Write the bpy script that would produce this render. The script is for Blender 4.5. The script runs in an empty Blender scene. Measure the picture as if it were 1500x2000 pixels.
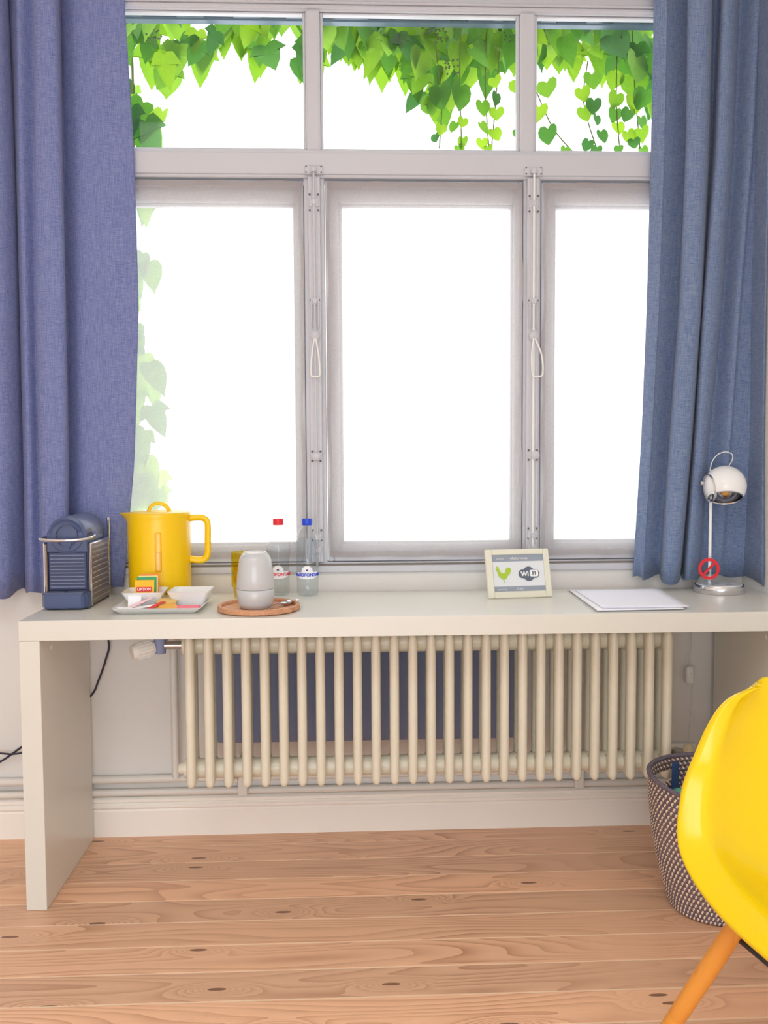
import bpy, bmesh, math, random
from mathutils import Vector, Matrix
random.seed(7)
PI = math.pi
SC = bpy.context.scene
COL = SC.collection
# ---------------------------------------------------------------- camera
F_PX, PITCH, YAW, ROLL, CAM_H = 1787.6, .0599, .0418, -.0055, 1.1418
ff = Vector((math.sin(YAW)*math.cos(PITCH), math.cos(YAW)*math.cos(PITCH), -math.sin(PITCH)))
r0 = Vector((math.cos(YAW), -math.sin(YAW), 0)); u0 = r0.cross(ff)
rr = math.cos(ROLL)*r0 + math.sin(ROLL)*u0
uu = -math.sin(ROLL)*r0 + math.cos(ROLL)*u0
cam = bpy.data.cameras.new('camera'); cam.sensor_fit = 'VERTICAL'; cam.sensor_height = 36
cam.lens = F_PX*36/2000; cam.clip_start = .02; cam.clip_end = 200
camo = bpy.data.objects.new('camera', cam); COL.objects.link(camo)
M = Matrix((rr, uu, -ff)).transposed().to_4x4(); M.translation = Vector((0, 0, CAM_H)); camo.matrix_world = M
SC.camera = camo
# ---------------------------------------------------------------- world, lights, exposure
w = bpy.data.worlds.new('sky'); SC.world = w; w.use_nodes = True
w.node_tree.nodes['Background'].inputs[0].default_value = (.97, .985, 1, 1)
w.node_tree.nodes['Background'].inputs[1].default_value = 2.8
SC.view_settings.view_transform = 'Standard'; SC.view_settings.look = 'None'
SC.view_settings.exposure = .1; SC.view_settings.gamma = 1; SC.view_settings.use_curve_mapping = False
def area(name, loc, rot, sx, sy, power, col=(1, 1, 1)):
    l = bpy.data.lights.new(name, 'AREA'); l.shape = 'RECTANGLE'; l.size = sx; l.size_y = sy; l.energy = power; l.color = col
    o = bpy.data.objects.new(name, l); COL.objects.link(o); o.location = loc; o.rotation_euler = rot
    return o
area('rear_fill', (-.4, -2.5, 1.0), (PI/2, 0, 0), 2.6, 1.8, 31, (.86, .95, 1.08))  # added fill light behind the camera for faces turned from the window
area('overhead_fill', (-.4, -.2, 2.93), (0, 0, 0), 1.8, 1.4, 27, (.93, .98, 1.03))  # unseen overhead fill, added to brighten floor, desk top and chair seat
SC.cycles.transparent_max_bounces = 40; SC.cycles.max_bounces = 14; SC.cycles.diffuse_bounces = 6

# ---------------------------------------------------------------- projection helpers (photo pixel -> point on a real plane)
def ray(px, py): return ff + (px-750)/F_PX*rr - (py-1000)/F_PX*uu
def uz(px, py, z=.74):
    d = ray(px, py); return d*((z-CAM_H)/d.z) + Vector((0, 0, CAM_H))
def uy(px, py, Y):
    d = ray(px, py); return d*(Y/d.y) + Vector((0, 0, CAM_H))
def lin(c):
    return tuple(((v/255)/12.92 if v/255 <= .04045 else ((v/255+.055)/1.055)**2.4) for v in c)

# ---------------------------------------------------------------- materials
MATS = {}
def mat(name, rgb, rough=.5, metal=0, bump=0, bscale=40, spec=None, var=.0, vscale=6, coat=0, trans=0, ior=None, sheen=0):
    if name in MATS: return MATS[name]
    m = bpy.data.materials.new(name); m.use_nodes = True; nt = m.node_tree; b = nt.nodes['Principled BSDF']
    c = lin(rgb)
    b.inputs['Base Color'].default_value = (*c, 1); b.inputs['Roughness'].default_value = rough; b.inputs['Metallic'].default_value = metal
    if spec is not None: b.inputs['Specular IOR Level'].default_value = spec
    if coat: b.inputs['Coat Weight'].default_value = coat; b.inputs['Coat Roughness'].default_value = .08
    if trans: b.inputs['Transmission Weight'].default_value = trans
    if ior: b.inputs['IOR'].default_value = ior
    if sheen: b.inputs['Sheen Weight'].default_value = sheen
    tc = nt.nodes.new('ShaderNodeTexCoord')
    if var:
        n = nt.nodes.new('ShaderNodeTexNoise'); n.inputs['Scale'].default_value = vscale; n.inputs['Detail'].default_value = 4
        nt.links.new(tc.outputs['Object'], n.inputs['Vector'])
        mx = nt.nodes.new('ShaderNodeMix'); mx.data_type = 'RGBA'
        mx.inputs[6].default_value = (*[v*(1-var) for v in c], 1); mx.inputs[7].default_value = (*[min(1, v*(1+var)) for v in c], 1)
        nt.links.new(n.outputs['Fac'], mx.inputs[0]); nt.links.new(mx.outputs[2], b.inputs['Base Color'])
    if bump:
        n = nt.nodes.new('ShaderNodeTexNoise'); n.inputs['Scale'].default_value = bscale; n.inputs['Detail'].default_value = 3
        nt.links.new(tc.outputs['Object'], n.inputs['Vector'])
        bp = nt.nodes.new('ShaderNodeBump'); bp.inputs['Strength'].default_value = bump; bp.inputs['Distance'].default_value = .01
        nt.links.new(n.outputs['Fac'], bp.inputs['Height']); nt.links.new(bp.outputs[0], b.inputs['Normal'])
    MATS[name] = m
    return m
class G:                                            # tiny node-graph helper
    def __init__(s, name):
        s.m = bpy.data.materials.new(name); s.m.use_nodes = True; s.nt = s.m.node_tree; s.b = s.nt.nodes['Principled BSDF']; s.out = s.nt.nodes['Material Output']
        MATS[name] = s.m
    def n(s, t, **k):
        x = s.nt.nodes.new('ShaderNode'+t)
        for a, v in k.items(): setattr(x, a, v)
        return x
    def l(s, a, b): s.nt.links.new(a, b)
    def math(s, op, a, b=None, c=None):
        x = s.n('Math', operation=op)
        for i, v in enumerate((a, b, c)):
            if v is None: continue
            if isinstance(v, (int, float)): x.inputs[i].default_value = v
            else: s.l(v, x.inputs[i])
        return x.outputs[0]
    def mix(s, f, a, b):
        x = s.n('Mix', data_type='RGBA')
        for i, v in ((0, f), (6, a), (7, b)):
            if isinstance(v, (int, float)): x.inputs[i].default_value = v
            elif isinstance(v, tuple): x.inputs[i].default_value = (*v, 1)
            else: s.l(v, x.inputs[i])
        return x.outputs[2]
    def ramp(s, f, stops):
        x = s.n('ValToRGB'); e = x.color_ramp.elements
        while len(e) < len(stops): e.new(.5)
        for k, (p, c) in zip(e, stops): k.position = p; k.color = (*c, 1)
        s.l(f, x.inputs[0]); return x.outputs[0]

def wood_mat(name, light, mid, dark, sx=.9, sy=7, rings=19, knots=True, rough=.42, rnd=True):
    g = G(name); tc = g.n('TexCoord'); oi = g.n('ObjectInfo')
    off = g.n('CombineXYZ')
    if rnd:
        g.l(g.math('MULTIPLY', oi.outputs['Random'], 37.), off.inputs[0]); g.l(g.math('MULTIPLY', oi.outputs['Random'], 91.), off.inputs[1])
    ad = g.n('VectorMath', operation='ADD'); g.l(tc.outputs['Object'], ad.inputs[0]); g.l(off.outputs[0], ad.inputs[1])
    mp = g.n('Mapping'); mp.inputs['Scale'].default_value = (sx, sy, sy); g.l(ad.outputs[0], mp.inputs[0])
    ns = g.n('TexNoise'); ns.inputs['Scale'].default_value = 1.0; ns.inputs['Detail'].default_value = 1.2; ns.inputs['Roughness'].default_value = .35
    g.l(mp.outputs[0], ns.inputs['Vector'])
    val = ns.outputs['Fac']
    if knots:
        mk = g.n('Mapping'); mk.inputs['Scale'].default_value = (2.4, 9.2, 9.2); g.l(ad.outputs[0], mk.inputs[0])
        vo = g.n('TexVoronoi'); vo.inputs['Scale'].default_value = 1.; vo.inputs['Randomness'].default_value = 1.; vo.voronoi_dimensions = '2D'; g.l(mk.outputs[0], vo.inputs['Vector'])
        d = vo.outputs['Distance']; keep = g.math('GREATER_THAN', g.n('SeparateColor').outputs[0], .5)
        sc = g.nt.nodes[-1] if False else None
        sep = g.n('SeparateColor'); g.l(vo.outputs['Color'], sep.inputs[0]); keep = g.math('GREATER_THAN', sep.outputs[0], .66)
        k = g.math('MULTIPLY', g.math('MAXIMUM', g.math('SUBTRACT', 1., g.math('MULTIPLY', d, 2.6)), 0.), keep)
        k2 = g.math('POWER', k, 2.2)
        val = g.math('ADD', val, g.math('MULTIPLY', k2, .42))
    ph = g.math('FRACT', g.math('MULTIPLY', val, float(rings)))
    tri = g.math('POWER', ph, 2.5)
    fine = g.n('TexNoise'); fm = g.n('Mapping'); fm.inputs['Scale'].default_value = (12, 260, 260); g.l(ad.outputs[0], fm.inputs[0]); g.l(fm.outputs[0], fine.inputs['Vector']); fine.inputs['Scale'].default_value = 1.; fine.inputs['Detail'].default_value = 3
    big = g.n('TexNoise'); big.inputs['Scale'].default_value = 2.2; big.inputs['Detail'].default_value = 3; g.l(tc.outputs['Object'], big.inputs['Vector'])
    # how strongly the grain shows varies along the board
    amt = g.math('MULTIPLY', tri, g.math('MULTIPLY_ADD', big.outputs['Fac'], 2.3, -.62))
    c = g.mix(amt, light, dark)
    c = g.mix(g.math('MULTIPLY', fine.outputs['Fac'], .45), c, mid)
    if rnd:
        tint = g.mix(oi.outputs['Random'], (.86, .86, .86), (1.1, 1.06, 1.02))
        mm = g.n('Mix', data_type='RGBA', blend_type='MULTIPLY'); mm.inputs[0].default_value = 1; g.l(c, mm.inputs[6]); g.l(tint, mm.inputs[7]); c = mm.outputs[2]
    if knots:
        kd = g.math('GREATER_THAN', k, .87)
        c = g.mix(g.math('MULTIPLY', kd, .8), c, tuple(v*.35 for v in dark))
    g.l(c, g.b.inputs['Base Color']); g.b.inputs['Roughness'].default_value = rough
    bp = g.n('Bump'); bp.inputs['Strength'].default_value = .12; bp.inputs['Distance'].default_value = .004; g.l(fine.outputs['Fac'], bp.inputs['Height']); g.l(bp.outputs[0], g.b.inputs['Normal'])
    return g.m
m_plank = wood_mat('pine_board', lin((240, 196, 162)), lin((224, 176, 142)), lin((160, 102, 72)))
m_filler = mat('pale_joint_filler', (246, 224, 196), .8)
m_tray = wood_mat('acacia_wood', lin((215, 160, 120)), lin((190, 130, 95)), lin((130, 80, 60)), 8, 40, 12, False, .5, False)
m_legw = wood_mat('beech_leg', lin((228, 154, 62)), lin((220, 142, 50)), lin((200, 122, 40)), 3, 3, 9, False, .4, False)
m_wall = mat('cream_wall_paint', (226, 224, 220), .75, bump=.04, bscale=90, var=.015)
m_ceil = mat('ceiling_paint', (238, 236, 230), .85)
m_frame = mat('window_paint', (196, 197, 203), .42, var=.03, vscale=4, bump=.05, bscale=30)
m_trim = mat('baseboard_paint', (246, 243, 236), .45, var=.02, vscale=5)
m_desk = mat('desk_foil', (220, 219, 210), .28, bump=.01, bscale=200)
m_seam = mat('seam_grey', (120, 112, 104), .8)
m_rad = mat('radiator_enamel', (226, 221, 202), .35, bump=.12, bscale=70, var=.03, vscale=25)
m_pipe = mat('pipe_paint', (224, 221, 214), .45, bump=.05, bscale=60)
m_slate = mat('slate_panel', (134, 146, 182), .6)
m_yel = mat('kettle_yellow', (246, 202, 0), .3)
m_chair = mat('chair_yellow', (240, 206, 0), .2)
m_chrome = mat('chrome', (225, 225, 228), .14, 1)
m_steel = mat('satin_steel', (190, 188, 186), .32, 1)
m_dkpl = mat('machine_plastic', (70, 84, 122), .32)
m_dkpl2 = mat('machine_dark', (52, 64, 100), .4)
m_rib = mat('machine_rib', (110, 118, 146), .35, .3)
m_side = mat('machine_side', (150, 132, 120), .35, .5)
m_white = mat('white_porcelain', (238, 239, 238), .2)
m_grey = mat('grey_stoneware', (196, 199, 201), .28, coat=.3)
m_paper = mat('paper', (246, 246, 250), .8)
m_red = mat('red_print', (222, 34, 48), .4)
m_blue = mat('blue_print', (24, 70, 205), .4)
m_black = mat('black_wire', (42, 42, 46), .35)
m_cord = mat('black_cord', (44, 40, 62), .5)
m_wcord = mat('white_cord', (214, 212, 206), .5)
m_wpl = mat('white_plastic', (232, 232, 228), .35)
m_pinkbag = mat('pink_sachet', (238, 96, 120), .45); m_ybag = mat('amber_sachet', (240, 178, 72), .45); m_rbag = mat('red_sachet', (226, 58, 48), .45)
m_tea = mat('tea_yellow', (250, 188, 4), .5); m_green = mat('tea_green', (40, 160, 100), .5); m_orange = mat('tea_orange', (240, 140, 50), .5)
m_screw = mat('screw_metal', (96, 90, 90), .5, .5)
m_photof = mat('frame_cream', (226, 224, 206), .5); m_pgrey = mat('print_slate', (146, 156, 170), .5); m_pbg = mat('print_white', (222, 226, 230), .4); m_lime = mat('print_lime', (168, 200, 56), .5); m_dgrey = mat('print_dark', (92, 102, 118), .5)
m_teal = mat('teal_cloth', (104, 182, 164), .8); m_navy = mat('navy_cloth', (44, 72, 120), .8)
m_amber = mat('bulb_amber', (236, 170, 80), .3)
m_stem = mat('vine_stem', (96, 104, 50), .8); m_berry = mat('vine_berry', (70, 92, 40), .5)
m_awn = mat('awning_metal', (92, 112, 128), .4, .2)

def glassy(name, rgb, gloss=.12, tint=.9):          # thin clear sheet: lets light through, with a faint reflection
    g = G(name); g.nt.nodes.remove(g.b)
    t = g.n('BsdfTransparent'); t.inputs[0].default_value = (*[v*tint for v in lin(rgb)], 1)
    gl = g.n('BsdfGlossy'); gl.inputs['Roughness'].default_value = .04
    fr = g.n('LayerWeight'); fr.inputs[0].default_value = .5
    mx = g.n('MixShader'); g.l(g.math('MULTIPLY_ADD', g.math('POWER', fr.outputs['Facing'], 3.), gloss*3.5, gloss*.25), mx.inputs[0]); g.l(t.outputs[0], mx.inputs[1]); g.l(gl.outputs[0], mx.inputs[2]); g.l(mx.outputs[0], g.out.inputs[0])
    return g.m
m_glass = glassy('window_glass', (255, 255, 255), .06, .98)
m_pet = glassy('bottle_plastic', (252, 253, 253), .13, .99)
m_water = glassy('bottle_water', (249, 252, 254), .05, .99)
m_yglass = glassy('yellow_glass', (255, 246, 176), .12, .99)
m_clear = glassy('clear_sleeve', (252, 252, 254), .12, .99)
m_acry = glassy('acrylic', (246, 250, 252), .12, .98)

def sheer_mat(name, alpha):
    g = G(name); g.nt.nodes.remove(g.b)
    tc = g.n('TexCoord'); mp = g.n('Mapping'); mp.inputs['Scale'].default_value = (260, 1, 260); g.l(tc.outputs['Object'], mp.inputs[0])
    ns = g.n('TexNoise'); ns.inputs['Scale'].default_value = 1.; g.l(mp.outputs[0], ns.inputs['Vector'])
    t = g.n('BsdfTransparent'); d = g.n('BsdfDiffuse'); d.inputs[0].default_value = (.44, .40, .405, 1)
    tl = g.n('BsdfTranslucent'); tl.inputs[0].default_value = (.9, .89, .87, 1)
    m1 = g.n('MixShader'); m1.inputs[0].default_value = .5; g.l(d.outputs[0], m1.inputs[1]); g.l(tl.outputs[0], m1.inputs[2])
    m2 = g.n('MixShader'); g.l(g.math('ADD', g.math('MULTIPLY', ns.outputs['Fac'], .16), alpha-.08), m2.inputs[0]); g.l(t.outputs[0], m2.inputs[1]); g.l(m1.outputs[0], m2.inputs[2]); g.l(m2.outputs[0], g.out.inputs[0])
    return g.m
m_sheer = sheer_mat('voile', .52)
m_hem = sheer_mat('voile_hem', .8)

def fabric_mat(name, rgb, rgb2):
    g = G(name); tc = g.n('TexCoord'); f = []
    for s in ((900, 900, 30), (60, 60, 900)):
        mp = g.n('Mapping'); mp.inputs['Scale'].default_value = s; g.l(tc.outputs['Object'], mp.inputs[0])
        ns = g.n('TexNoise'); ns.inputs['Scale'].default_value = 1.; ns.inputs['Detail'].default_value = 1; g.l(mp.outputs[0], ns.inputs['Vector']); f.append(ns.outputs['Fac'])
    v = g.math('ADD', g.math('MULTIPLY', f[0], .5), g.math('MULTIPLY', f[1], .5))
    c = g.ramp(v, [(.36, lin(rgb2)), (.64, lin(rgb))]); g.l(c, g.b.inputs['Base Color'])
    g.b.inputs['Roughness'].default_value = .9; g.b.inputs['Sheen Weight'].default_value = .15; g.b.inputs['Specular IOR Level'].default_value = .15
    bp = g.n('Bump'); bp.inputs['Strength'].default_value = .25; bp.inputs['Distance'].default_value = .001; g.l(v, bp.inputs['Height']); g.l(bp.outputs[0], g.b.inputs['Normal'])
    return g.m
m_curtL = fabric_mat('flare_tinted_blue_cloth', (136, 145, 186), (98, 108, 160))  # purpler tint of the left curtain is window flare put into the colour
m_curtR = fabric_mat('slate_blue_curtain_cloth', (134, 149, 174), (92, 112, 152))

def leaf_mat():
    g = G('vine_leaf'); g.nt.nodes.remove(g.b)
    oi = g.n('ObjectInfo'); tc = g.n('TexCoord')
    ns = g.n('TexNoise'); ns.inputs['Scale'].default_value = 9; g.l(tc.outputs['Object'], ns.inputs['Vector'])
    v = g.math('ADD', g.math('MULTIPLY', oi.outputs['Random'], .8), g.math('MULTIPLY', ns.outputs['Fac'], .3))
    ct = g.ramp(v, [(.1, (.035, .15, .035)), (.5, (.10, .30, .022)), (.9, (.30, .52, .02))])
    cd = g.mix(.5, ct, (.04, .11, .03))
    t = g.n('BsdfTranslucent'); g.l(ct, t.inputs[0]); d = g.n('BsdfPrincipled'); g.l(cd, d.inputs['Base Color']); d.inputs['Roughness'].default_value = .45
    mx = g.n('MixShader'); mx.inputs[0].default_value = .62; g.l(d.outputs[0], mx.inputs[1]); g.l(t.outputs[0], mx.inputs[2]); g.l(mx.outputs[0], g.out.inputs[0])
    return g.m
m_leaf = leaf_mat()

def basket_mat():
    g = G('basket_rope'); tc = g.n('TexCoord')
    sp = g.n('SeparateXYZ'); g.l(tc.outputs['UV'], sp.inputs[0])
    # cream stitches on slate-brown rope: one dash per cell, shifted from coil to coil
    row = g.math('FLOOR', sp.outputs[1]); fr = g.math('FRACT', sp.outputs[1])
    u = g.math('FRACT', g.math('ADD', sp.outputs[0], g.math('MULTIPLY', row, .37)))
    a = g.math('LESS_THAN', g.math('ABSOLUTE', g.math('SUBTRACT', u, g.math('MULTIPLY_ADD', fr, .35, .32))), .19)
    b = g.math('LESS_THAN', g.math('ABSOLUTE', g.math('SUBTRACT', fr, .5)), .40)
    k = g.math('MULTIPLY', a, b)
    ns = g.n('TexNoise'); ns.inputs['Scale'].default_value = 14; g.l(tc.outputs['Object'], ns.inputs['Vector'])
    dk = g.mix(ns.outputs['Fac'], lin((86, 82, 104)), lin((134, 112, 108)))
    lt = g.mix(ns.outputs['Fac'], lin((250, 226, 190)), lin((226, 206, 186)))
    g.l(g.mix(k, dk, lt), g.b.inputs['Base Color']); g.b.inputs['Roughness'].default_value = .85
    return g.m
m_basket = basket_mat()

# ---------------------------------------------------------------- mesh helpers
def obj(name, bm, m, parent=None, smooth=False, kind=None):
    me = bpy.data.meshes.new(name)
    if smooth:
        for f in bm.faces: f.smooth = True
    bm.normal_update(); bm.to_mesh(me); bm.free()
    for mm in (m if isinstance(m, (list, tuple)) else [m]): me.materials.append(mm)
    o = bpy.data.objects.new(name, me); COL.objects.link(o)
    if parent is not None: o.parent = parent
    if kind: o['kind'] = kind
    if smooth:
        try: me.set_sharp_from_angle(angle=math.radians(50))
        except Exception: pass
    return o
def tag(o, label, cat, group=None, kind=None):
    o['label'] = label; o['category'] = cat
    if group: o['group'] = group
    if kind: o['kind'] = kind
    return o
def thing(name, label, cat, loc=(0, 0, 0), rz=0, group=None):
    o = bpy.data.objects.new(name, None); COL.objects.link(o); o.location = loc; o.rotation_euler = (0, 0, rz); o.empty_display_size = .05
    return tag(o, label, cat, group)
def NB(): return bmesh.new()
def box(bm, x0, x1, y0, y1, z0, z1, bev=0, seg=2, mi=0, mtx=None):
    r = bmesh.ops.create_cube(bm, size=1)
    vs = r['verts']
    for v in vs: v.co = Vector(((x0+x1)/2+v.co.x*(x1-x0), (y0+y1)/2+v.co.y*(y1-y0), (z0+z1)/2+v.co.z*(z1-z0)))
    fs = set(f for v in vs for f in v.link_faces)
    if bev:
        es = set(e for v in vs for e in v.link_edges)
        r2 = bmesh.ops.bevel(bm, geom=list(es), offset=bev, segments=seg, affect='EDGES', profile=.5)
        fs = set(f for f in r2['faces']) | set(f for f in fs if f.is_valid)
        vs = list(set(v for f in fs for v in f.verts))
    for f in fs:
        if f.is_valid: f.material_index = mi
    if mtx is not None: bmesh.ops.transform(bm, matrix=mtx, verts=list(vs))
    return vs
def frames(path):
    T = []
    for i in range(len(path)):
        a = path[max(0, i-1)]; b = path[min(len(path)-1, i+1)]; T.append((b-a).normalized())
    n = T[0].orthogonal().normalized(); out = []
    for t in T:
        n = (n-t*n.dot(t)); n = n.normalized() if n.length > 1e-6 else t.orthogonal().normalized()
        out.append((n, t.cross(n)))
    return out
def tube(bm, path, r, seg=10, cap=True, sy=1., closed=False):
    path = [Vector(p) for p in path]; fr = frames(path); rings = []
    for i, p in enumerate(path):
        rad = r[i] if isinstance(r, (list, tuple)) else r
        rings.append([bm.verts.new(p+fr[i][0]*math.cos(2*PI*k/seg)*rad+fr[i][1]*math.sin(2*PI*k/seg)*rad*sy) for k in range(seg)])
    R = rings+[rings[0]] if closed else rings
    for a, b in zip(R, R[1:]):
        for k in range(seg): bm.faces.new((a[k], a[(k+1) % seg], b[(k+1) % seg], b[k]))
    if cap and not closed: bm.faces.new(rings[0][::-1]); bm.faces.new(rings[-1])
    return rings
def smoothp(pts, n=8):
    P = [Vector(p) for p in pts]; out = []
    for i in range(len(P)-1):
        p0 = P[max(0, i-1)]; p1 = P[i]; p2 = P[i+1]; p3 = P[min(len(P)-1, i+2)]
        for k in range(n):
            t = k/n; out.append(.5*((2*p1)+(p2-p0)*t+(2*p0-5*p1+4*p2-p3)*t*t+(3*p1-p0-3*p2+p3)*t**3))
    out.append(P[-1]); return out
def lathe(bm, prof, seg=32, c=(0, 0, 0), mtx=None, sxy=(1, 1), mi=0):
    rings = []; vs = []
    for r, z in prof:
        if r < 1e-6: v = bm.verts.new((c[0], c[1], c[2]+z)); rings.append([v]); vs.append(v)
        else:
            ring = [bm.verts.new((c[0]+r*sxy[0]*math.cos(2*PI*k/seg), c[1]+r*sxy[1]*math.sin(2*PI*k/seg), c[2]+z)) for k in range(seg)]; rings.append(ring); vs += ring
    for a, b in zip(rings, rings[1:]):
        for k in range(seg):
            k2 = (k+1) % seg
            if len(a) == 1 and len(b) == 1: continue
            if len(a) == 1: f = bm.faces.new((a[0], b[k2], b[k]))
            elif len(b) == 1: f = bm.faces.new((a[k], a[k2], b[0]))
            else: f = bm.faces.new((a[k], a[k2], b[k2], b[k]))
            f.material_index = mi
    if mtx is not None: bmesh.ops.transform(bm, matrix=mtx, verts=vs)
    return vs
def prism(bm, pts, y0, y1, axis='Y', mi=0):
    """polygon pts in (x,z) extruded along y (axis Y) or (x,y) along z (axis Z) or (y,z) along x"""
    def P(a, b, t): return (a, t, b) if axis == 'Y' else ((a, b, t) if axis == 'Z' else (t, a, b))
    A = [bm.verts.new(P(a, b, y0)) for a, b in pts]; B = [bm.verts.new(P(a, b, y1)) for a, b in pts]; n = len(pts); fs = []
    for k in range(n): fs.append(bm.faces.new((A[k], A[(k+1) % n], B[(k+1) % n], B[k])))
    fs.append(bm.faces.new(A[::-1])); fs.append(bm.faces.new(B))
    for f in fs: f.material_index = mi
    bmesh.ops.recalc_face_normals(bm, faces=fs)
    return A+B
def frame_ring(bm, x0, x1, z0, z1, w, y0, y1, bev=.002):
    """four rails round an opening; w = (left, right, bottom, top)"""
    l, r, b, t = w
    box(bm, x0, x0+l, y0, y1, z0, z1, bev, 1); box(bm, x1-r, x1, y0, y1, z0, z1, bev, 1)
    box(bm, x0+l, x1-r, y0, y1, z0, z0+b, bev, 1); box(bm, x0+l, x1-r, y0, y1, z1-t, z1, bev, 1)
def text_bm(s, size, align='CENTER', ext=0.0004, bold=0.0):
    cu = bpy.data.curves.new('t', 'FONT'); cu.body = s; cu.size = size; cu.align_x = align; cu.align_y = 'CENTER'; cu.extrude = ext; cu.offset = bold; cu.resolution_u = 3
    o = bpy.data.objects.new('t', cu); COL.objects.link(o)
    dg = bpy.context.evaluated_depsgraph_get(); me = bpy.data.meshes.new_from_object(o.evaluated_get(dg))
    bm = NB(); bm.from_mesh(me); bpy.data.objects.remove(o); bpy.data.curves.remove(cu); bpy.data.meshes.remove(me)
    return bm                                       # lies in xy, facing +z
def text_obj(s, size, m, parent, mtx, name='lettering', bold=0., bend=None):
    bm = text_bm(s, size, bold=bold)
    if bend:                                        # wrap round a vertical cylinder, facing angle a0
        R, a0, z0 = bend
        for v in bm.verts:
            a = a0+v.co.x/R; rad = R+.0006+v.co.z
            v.co = Vector((rad*math.cos(a), rad*math.sin(a), z0+v.co.y))
    else: bmesh.ops.transform(bm, matrix=mtx, verts=bm.verts)
    return obj(name, bm, m, parent)
def facing(x, y, z, rz=0, tilt=0):                  # text plane (xy, +z) -> upright plane facing -Y at a local point
    return Matrix.Translation((x, y, z)) @ Matrix.Rotation(rz, 4, 'Z') @ Matrix.Rotation(PI/2-tilt, 4, 'X')

# ================================================================ the room
XL, XR, YB, YR, H = -2.3, 1.216, 2.75, -2.6, 2.95      # left wall, right wall, window wall, rear wall, ceiling
DESK = .74
bm = NB(); box(bm, XL, XR, YR, YB, -.12, -.0008)
floor = obj('floor', bm, m_filler, kind='structure')
PW = .112
bm = NB(); box(bm, 0, XR-XL-.002, 0, PW-.0050, -.0008, .0004, .0004, 1)
pl0 = obj('plank', bm, m_plank, floor); pm = pl0.data
y = 1.763 - PW*38; first = True
while y < YB-.01:
    if y > YR:
        wd = min(PW, YB-.004-y)
        o = pl0 if first else pl0.copy()
        if not first: COL.objects.link(o); o.parent = floor
        o.location = (XL+.001, y+.0014, 0); o.scale = (1, wd/PW, 1); first = False
    y += PW
bm = NB(); box(bm, XL, XR, YR, YB, H, H+.1); obj('ceiling', bm, m_ceil, kind='structure')
bm = NB(); box(bm, XL-.1, XL, YR, YB+.12, -.1, H+.1); obj('wall_left', bm, m_wall, kind='structure')
bm = NB(); box(bm, XR, XR+.1, YR, YB+.12, -.1, H+.1); obj('wall_right', bm, m_wall, kind='structure')
WX0, WX1, WZ0, WZ1 = -.84, 1.2, .80, 2.60
bm = NB()
box(bm, XL, WX0, YB, YB+.12, -.1, H); box(bm, WX1, XR, YB, YB+.12, -.1, H)
box(bm, WX0, WX1, YB, YB+.12, -.1, WZ0); box(bm, WX0, WX1, YB, YB+.12, WZ1, H)
obj('wall_back', bm, m_wall, kind='structure')
bm = NB(); RX0, RX1, RZ0, RZ1 = -1.7, .9, .1, 1.9  # low opening added in the unseen rear wall to admit fill light
box(bm, XL, RX0, YR-.1, YR, -.1, H); box(bm, RX1, XR, YR-.1, YR, -.1, H); box(bm, RX0, RX1, YR-.1, YR, -.1, RZ0); box(bm, RX0, RX1, YR-.1, YR, RZ1, H)
obj('wall_front', bm, m_wall, kind='structure')
# skirting of the window wall: plinth, two stepped mouldings, cap
bm = NB()
prism(bm, [(YB, 0), (YB-.016, 0), (YB-.016, .078), (YB-.012, .083), (YB-.019, .090), (YB-.019, .098), (YB-.012, .103), (YB-.020, .108), (YB-.020, .116), (YB-.010, .122), (YB, .122)], XL+.001, XR-.001, 'X')
obj('baseboard_back', bm, m_trim, kind='structure')
bm = NB(); prism(bm, [(XR, 0), (XR-.016, 0), (XR-.016, .08), (XR-.019, .09), (XR-.01, .12), (XR, .12)], YR+.001, YB-.021, 'Y')
obj('baseboard_right', bm, m_trim, kind='structure')

# ================================================================ the window
YF = 2.752
win = bpy.data.objects.new('window_1', None); COL.objects.link(win); win['kind'] = 'structure'; win['label'] = 'wide white painted timber window of three casements under three fixed top panes'
ML0, ML1, MR0, MR1 = -.107, -.065, .524, .568            # upper mullions
PL0, PL1, PR0, PR1 = -.112, -.060, .540, .584            # lower posts
TZ0, TZ1 = 1.962, 2.043                                  # transom
BZ = .824
def wpart(name, bm, m=m_frame, parent=win, smooth=False): return obj(name, bm, m, parent, smooth)
bm = NB()
box(bm, WX0, WX1, YF, YF+.036, 2.440, 2.60, .003, 1); box(bm, WX0, WX1, YF-.012, YF+.01, 2.456, 2.464, .003, 1); box(bm, WX0, WX1, YF-.006, YF+.01, 2.444, 2.456, .003, 1); box(bm, WX0, WX1, YF-.02, YF+.01, 2.49, 2.60, .004, 1)
box(bm, WX0, WX0+.05, YF, YF+.07, BZ, 2.439, .003, 1); box(bm, WX1-.04, WX1, YF, YF+.07, BZ, 2.439, .003, 1)
wpart('outer_frame', bm)
bm = NB()
box(bm, WX0+.05, WX1-.04, YF-.012, YF+.07, TZ0+.008, TZ1-.01, .004, 2); box(bm, WX0+.05, WX1-.04, YF-.004, YF+.07, TZ1-.012, TZ1, .003, 1); box(bm, WX0+.05, WX1-.04, YF-.006, YF+.07, TZ0, TZ0+.012, .003, 1)
wpart('transom', bm)
for a, b in ((ML0, ML1), (MR0, MR1)):
    bm = NB(); box(bm, a, b, YF-.004, YF+.07, TZ1-.002, 2.442, .006, 2); wpart('mullion', bm)
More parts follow.
